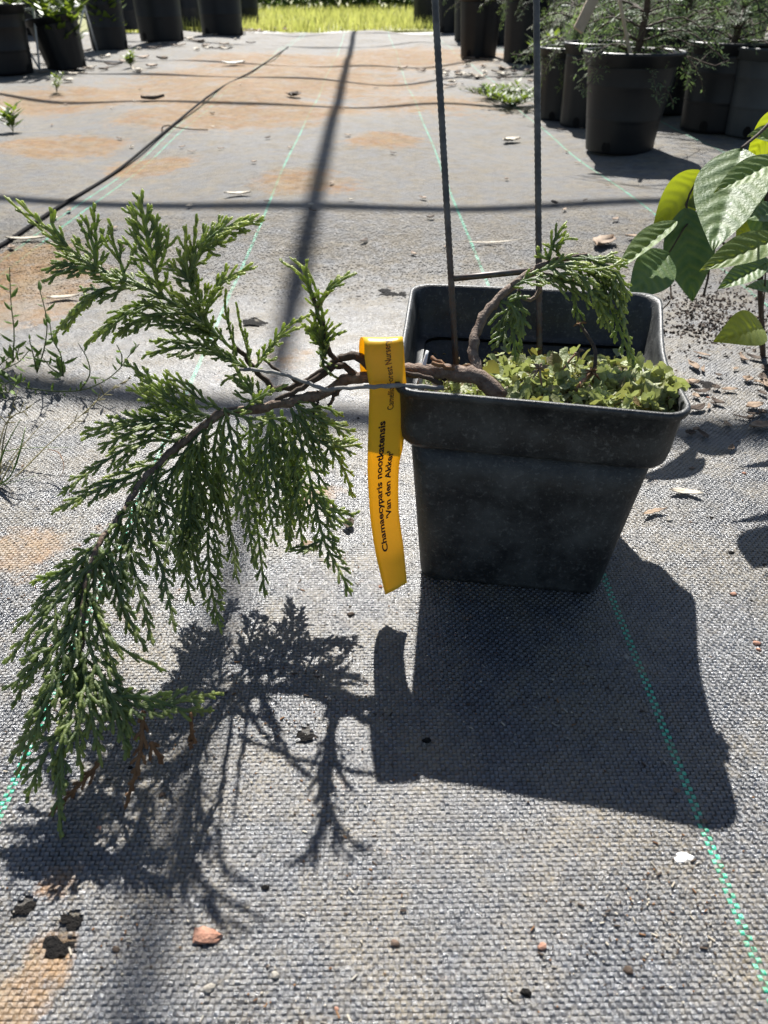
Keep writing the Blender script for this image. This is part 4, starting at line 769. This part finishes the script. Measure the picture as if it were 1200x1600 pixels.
for p, w, m in (([(0,762,.462),(30,740,.46),(70,700,.468),(120,655,.48),(165,615,.50),(200,592,.512)], .0009, 'dry_grass'),([(-5,760,.462),(15,745,.455),(28,715,.455),(40,668,.47)], .0013, 'weed'),([(-5,765,.46),(20,720,.465),(45,685,.475),(78,651,.49)], .0008, 'dry_grass'),
    ([(0,740,.47),(5,690,.48),(18,640,.49),(28,610,.50)], .0008, 'dry_grass'),([(5,705,.49),(45,700,.485),(80,699,.482),(112,699,.480)], .0009, 'weed'),([(75,702,.475),(92,708,.47),(100,730,.46),(92,748,.455)], .0006, 'dead_needles'),([(-5,760,.462),(25,752,.455),(60,742,.455)], .0009, 'weed'),
    ([(0,735,.475),(12,720,.47),(20,730,.465),(10,745,.46)], .0007, 'dry_grass'),([(-5,715,.48),(10,660,.50),(40,640,.50)], .0007, 'dry_grass'),([(-5,750,.468),(40,690,.478),(110,668,.482)], .0006, 'dry_grass'),([(-8,745,.47),(8,700,.476),(32,655,.49)], .0010, 'weed')): 
    Q = blade(p, w, m)
    if m == 'dry_grass' and random.random() < .8:
        sm = MB()
        for i in range(9, 18):
            for _ in range(2): d = nrm(RNG.normal(size=3)+nrm(Q[-1]-Q[0])*1.6)*random.uniform(.004, .009); sm.tube([Q[i], Q[i]+d*.6, Q[i]+d], [.0003, .0005, .0002], 4)
        sm.build('seed_head', MAT['dry_grass'], gt)

# --- litter
CW = {'dry_leaf': 'mid-brown', 'bark_dark': 'dark brown', 'dry_leaf_pale': 'pale tan', 'bark': 'brown', 'dark_soil_hole': 'blackish', 'stone_grey': 'grey', 'stone_red': 'reddish'}
def dry_leaf(c, L, w, rz_, mat, label, grp=None, curl=.3, name='dry_leaf', lift=.002):
    V = []; fs = []; n_ = 9
    for i in range(n_):
        s = i/(n_-1); ww = w*.5*math.sin(math.pi*(s*.94+.03))**.8*random.uniform(.7, 1.15)
        for k in (-1, -.4, .4, 1): V.append(((s-.5)*L, k*ww+.1*L*math.sin(3*s), lift+curl*w*(abs(k)**2)*.5+.14*L*(s-.5)**2*2+random.uniform(0, .06)*w))
    for i in range(n_-1):
        for k in range(3): a = i*4+k; fs.append((a, a+1, a+5, a+4))
    V = np.array(V); R = np.array([[math.cos(rz_), -math.sin(rz_), 0], [math.sin(rz_), math.cos(rz_), 0], [0, 0, 1]]); mb = MB(); mb.add(V @ R.T, fs); o = mb.build(name, MAT[mat]); o.location = (c[0], c[1], gz(c[0], c[1])); md = o.modifiers.new('thickness', 'SOLIDIFY'); md.thickness = min(.0006, w*.05)
    return tag(o, label.replace('%c', CW.get(mat, 'dry')), 'leaf', grp)
def clod(c, r, mat, label, grp=None, name='pebble', cat='stone', flat=.6, seg=10, rough_=.25):
    mb = MB(); V = []; fs = []; ph = RNG.random(6)*6
    for j in range(7):
        th = math.pi*j/6
        for i in range(seg):
            a = i*2*math.pi/seg; rr = r*(1+rough_*(math.sin(2*a+ph[0])*.6+math.sin(3*a+ph[1]+th*2)*.5+math.sin(5*a+ph[2]-th*3)*.3)); V.append((rr*math.sin(th)*math.cos(a), rr*math.sin(th)*math.sin(a)*.8, r*flat*(math.cos(th)*1.0+.55)))
    for j in range(6):
        for i in range(seg): a = j*seg+i; b = j*seg+(i+1) % seg; fs.append((a, a+seg, b+seg, b))
    mb.add(V, fs); o = mb.build(name, MAT[mat], None, False); o.location = (c[0], c[1], gz(c[0], c[1])); return tag(o, label.replace('%c', CW.get(mat, '')), cat, grp)
dry_leaf(G(1070,776), .023, .007, -.25, 'dry_leaf_pale', 'long curled tan dry leaf on the sunny fabric beside the square pot')
dry_leaf(G(1022,806), .020, .0045, .35, 'dry_leaf', 'narrow twisted brown dry leaf close to the pot shadow')
dry_leaf(G(1178,640), .018, .010, .3, 'dry_leaf', 'crumpled brown dry leaf below the lowest broad leaf'); dry_leaf(G(1192,672), .026, .012, .1, 'dry_leaf', 'large shredded dark brown leaf scrap below the crumpled leaf')
dry_leaf(G(42,378), .055, .012, .05, 'dry_leaf_pale', 'long pale flat leaf scrap near the fabric seam'); dry_leaf(G(372,311), .045, .012, .1, 'dry_leaf_pale', 'pale leaf scrap lying in the curved pipe shadow')
dry_leaf(G(945,385), .05, .03, .8, 'dry_leaf', 'pinkish-brown dry leaf behind the arching conifer stem'); dry_leaf(G(1000,375), .045, .012, 0, 'dry_leaf', 'slim brown leaf behind the square pot')
dry_leaf(G(480,855), .008, .005, .4, 'dry_leaf', 'tiny brown leaf flake under the hanging sprays'); dry_leaf(G(547,824), .011, .008, 1.3, 'bark_dark', 'dark hollow seed husk between the hanging sprays and the tag')
dry_leaf(G(100,470), .035, .010, .2, 'dry_leaf_pale', 'tan leaf scrap under the raised spray'); dry_leaf(G(365,103), .1, .05, .2, 'white_flake', 'white leaf scrap on the rusty stain by the fabric seam')
dry_leaf(G(462,153), .06, .05, 1.2, 'bark_dark', 'dark brown leaf standing on edge in the path'); dry_leaf(G(240,160), .07, .05, .4, 'bark_dark', 'dark curled leaf by the fabric seam near the rusty stain')
dry_leaf(G(800,212), .05, .035, .5, 'dry_leaf_pale', 'pale leaf beside the green line near the hooped pot'); dry_leaf(G(770,385), .09, .005, .1, 'dry_leaf_pale', 'thin straw-coloured twig lying behind the square pot', name='straw_twig')
clod(G(322,1464), .0048, 'stone_red', 'flat reddish stone chip in front of the conifer shadow', flat=.35, rough_=.35); clod(G(327,1546), .0022, 'stone_grey', 'tiny greenish-grey grit near the reddish chip'); clod(G(430,1525), .0017, 'stone_grey', 'pair-sized tan crumb near the reddish chip')
clod(G(617,1475), .0018, 'bark', 'small brown crumb alone on the open weave'); clod(G(847,1480), .0018, 'stone_red', 'small rusty crumb on the weave toward the green line')
f_ = clod(G(1068,1340), .0032, 'white_flake', 'white paint-like flake beside the green line', flat=.15, rough_=.5, cat='flake', name='white_flake')
for (px, r_, lb) in (((605,458),.011,'black soil clods behind the pot'),((38,1420),.0032,'black patch painted for the dark of the small torn hole'),((112,1440),.0035,'black patch painted for the dark of the upper end of the torn slit'),((92,1482),.0048,'dark patch painted for the dark of the long torn slit'),((395,505),.011,'black patch painted for the dark of the hole behind the raised sprays'),((478,1152),.0035,'dark patch painted for a dark hole within the spray shadow'),((628,460),.007,'small black soil clod next to the larger clods'),((1100,600),.009,'dark soil crumb in the shrub shade')):
    clod(G(*px), r_, 'dark_soil_hole', lb, None, 'clod_or_hole_dark', 'soil', .07, 16, .7)  # torn-hole ones paint the dark inside holes; the rest are real clods
# dark debris crumbs under the broad-leaved shrub that also paint its leaf shadow
mb = MB()
for _ in range(1500):
    p = G(random.gauss(1115, 66), random.gauss(497, 24))
    if p[0] < .225: continue
    s = random.uniform(.0006, .0022)*random.uniform(.6, 1.2); mb.box(p+[0, 0, s*.3], (s*random.uniform(.7, 3.0), s, s*.6), np.linalg.qr(RNG.normal(size=(3, 3)))[0])
tag(mb.build('debris_and_shadow', MAT['bark_dark'], smooth=False), 'dark debris crumbs and painted leaf shadow under the broad-leaved shrub', 'debris', kind='stuff')
LG = '%c leaf fragment in the litter under the wide black pots'
for k in range(70):
    px = random.choice([(random.gauss(330, 55), random.gauss(72, 7)), (random.gauss(400, 22), random.gauss(46, 3.5)), (random.gauss(150, 60), random.gauss(100, 12))]); g = G(*px); dry_leaf(g, random.uniform(.04, .09), random.uniform(.02, .045), random.uniform(0, 6.28), random.choice(['dry_leaf','dry_leaf','bark_dark','dry_leaf_pale']), LG, 'leaf litter under the wide pots')
for k in range(46):
    px = (random.gauss(745, 45), random.gauss(118, 14)); g = G(*px); dry_leaf(g, random.uniform(.03, .07), random.uniform(.02, .035), random.uniform(0, 6.28), random.choice(['dry_leaf','bark_dark','dry_leaf_pale']), 'curled %c leaf in the litter in front of the ribbed pots', 'leaf litter by the ribbed pots')
for k in range(60):
    px = (random.uniform(20, 980), random.uniform(110, 420)); g = G(*px); dry_leaf(g, random.uniform(.008, .022), random.uniform(.005, .011), random.uniform(0, 6.28), random.choice(['dry_leaf','bark_dark','dry_leaf','dry_leaf_pale']), 'small %c dry leaf crumb scattered on the dusty path fabric', 'leaf crumbs on the path')
for k in range(46):
    px = (random.uniform(1040, 1200), random.uniform(560, 1050)) if k < 22 else (random.uniform(440, 600), random.uniform(620, 1000)) if k < 30 else (random.uniform(20, 1180), random.uniform(1000, 1580)); g = G(*px); clod(g, random.uniform(.0009, .0022), random.choice(['bark','dark_soil_hole','stone_grey','stone_red','bark_dark']), 'tiny %c soil crumb on the woven fabric near the square pot', 'soil crumbs on the weave', 'soil_crumb', 'crumb', .5, 6)
for k in range(34):
    px = (random.uniform(1055, 1200), random.gauss(625, 42)); dry_leaf(G(*px), random.uniform(.006, .020), random.uniform(.003, .010), random.uniform(0, 6.28), random.choice(['dry_leaf','bark_dark']), 'small %c leaf bit below the broad-leaved shrub', 'leaf bits under the shrub')
# grit and needle fragments settled into the weave
mb = MB(); cen = [(random.uniform(0, 1200), random.uniform(430, 1600)) for _ in range(46)]
for _ in range(2600):
    c_ = random.choice(cen); px = (random.gauss(c_[0], 75), random.gauss(c_[1], 45))
    if px[1] < 400: continue
    p = G(*px)
    if p[1] > 1.2 or (.0 < p[0] < .2 and .33 < p[1] < .48): continue
    s_ = random.uniform(.00025, .0008); a = random.uniform(0, 3.14); R = np.array([[math.cos(a), -math.sin(a), 0], [math.sin(a), math.cos(a), 0], [0, 0, 1]]); ln = random.choice((1, 1.3, 1.3, 1.6, 1, 1.2, 3.5)); p[2] = gz(p[0], p[1])+.0005+s_*.4
    mb.box(p, (s_*ln, s_*.8, s_*.7), R, mi=random.choice((0, 0, 1, 1, 2, 3)))
tag(mb.build('scattered_grit', [MAT['bark_dark'], MAT['stone_grey'], MAT['dry_leaf_pale'], MAT['dead_needles']], None, False), 'fine scattered grit and needle bits settled in the woven fabric', 'grit', kind='stuff')
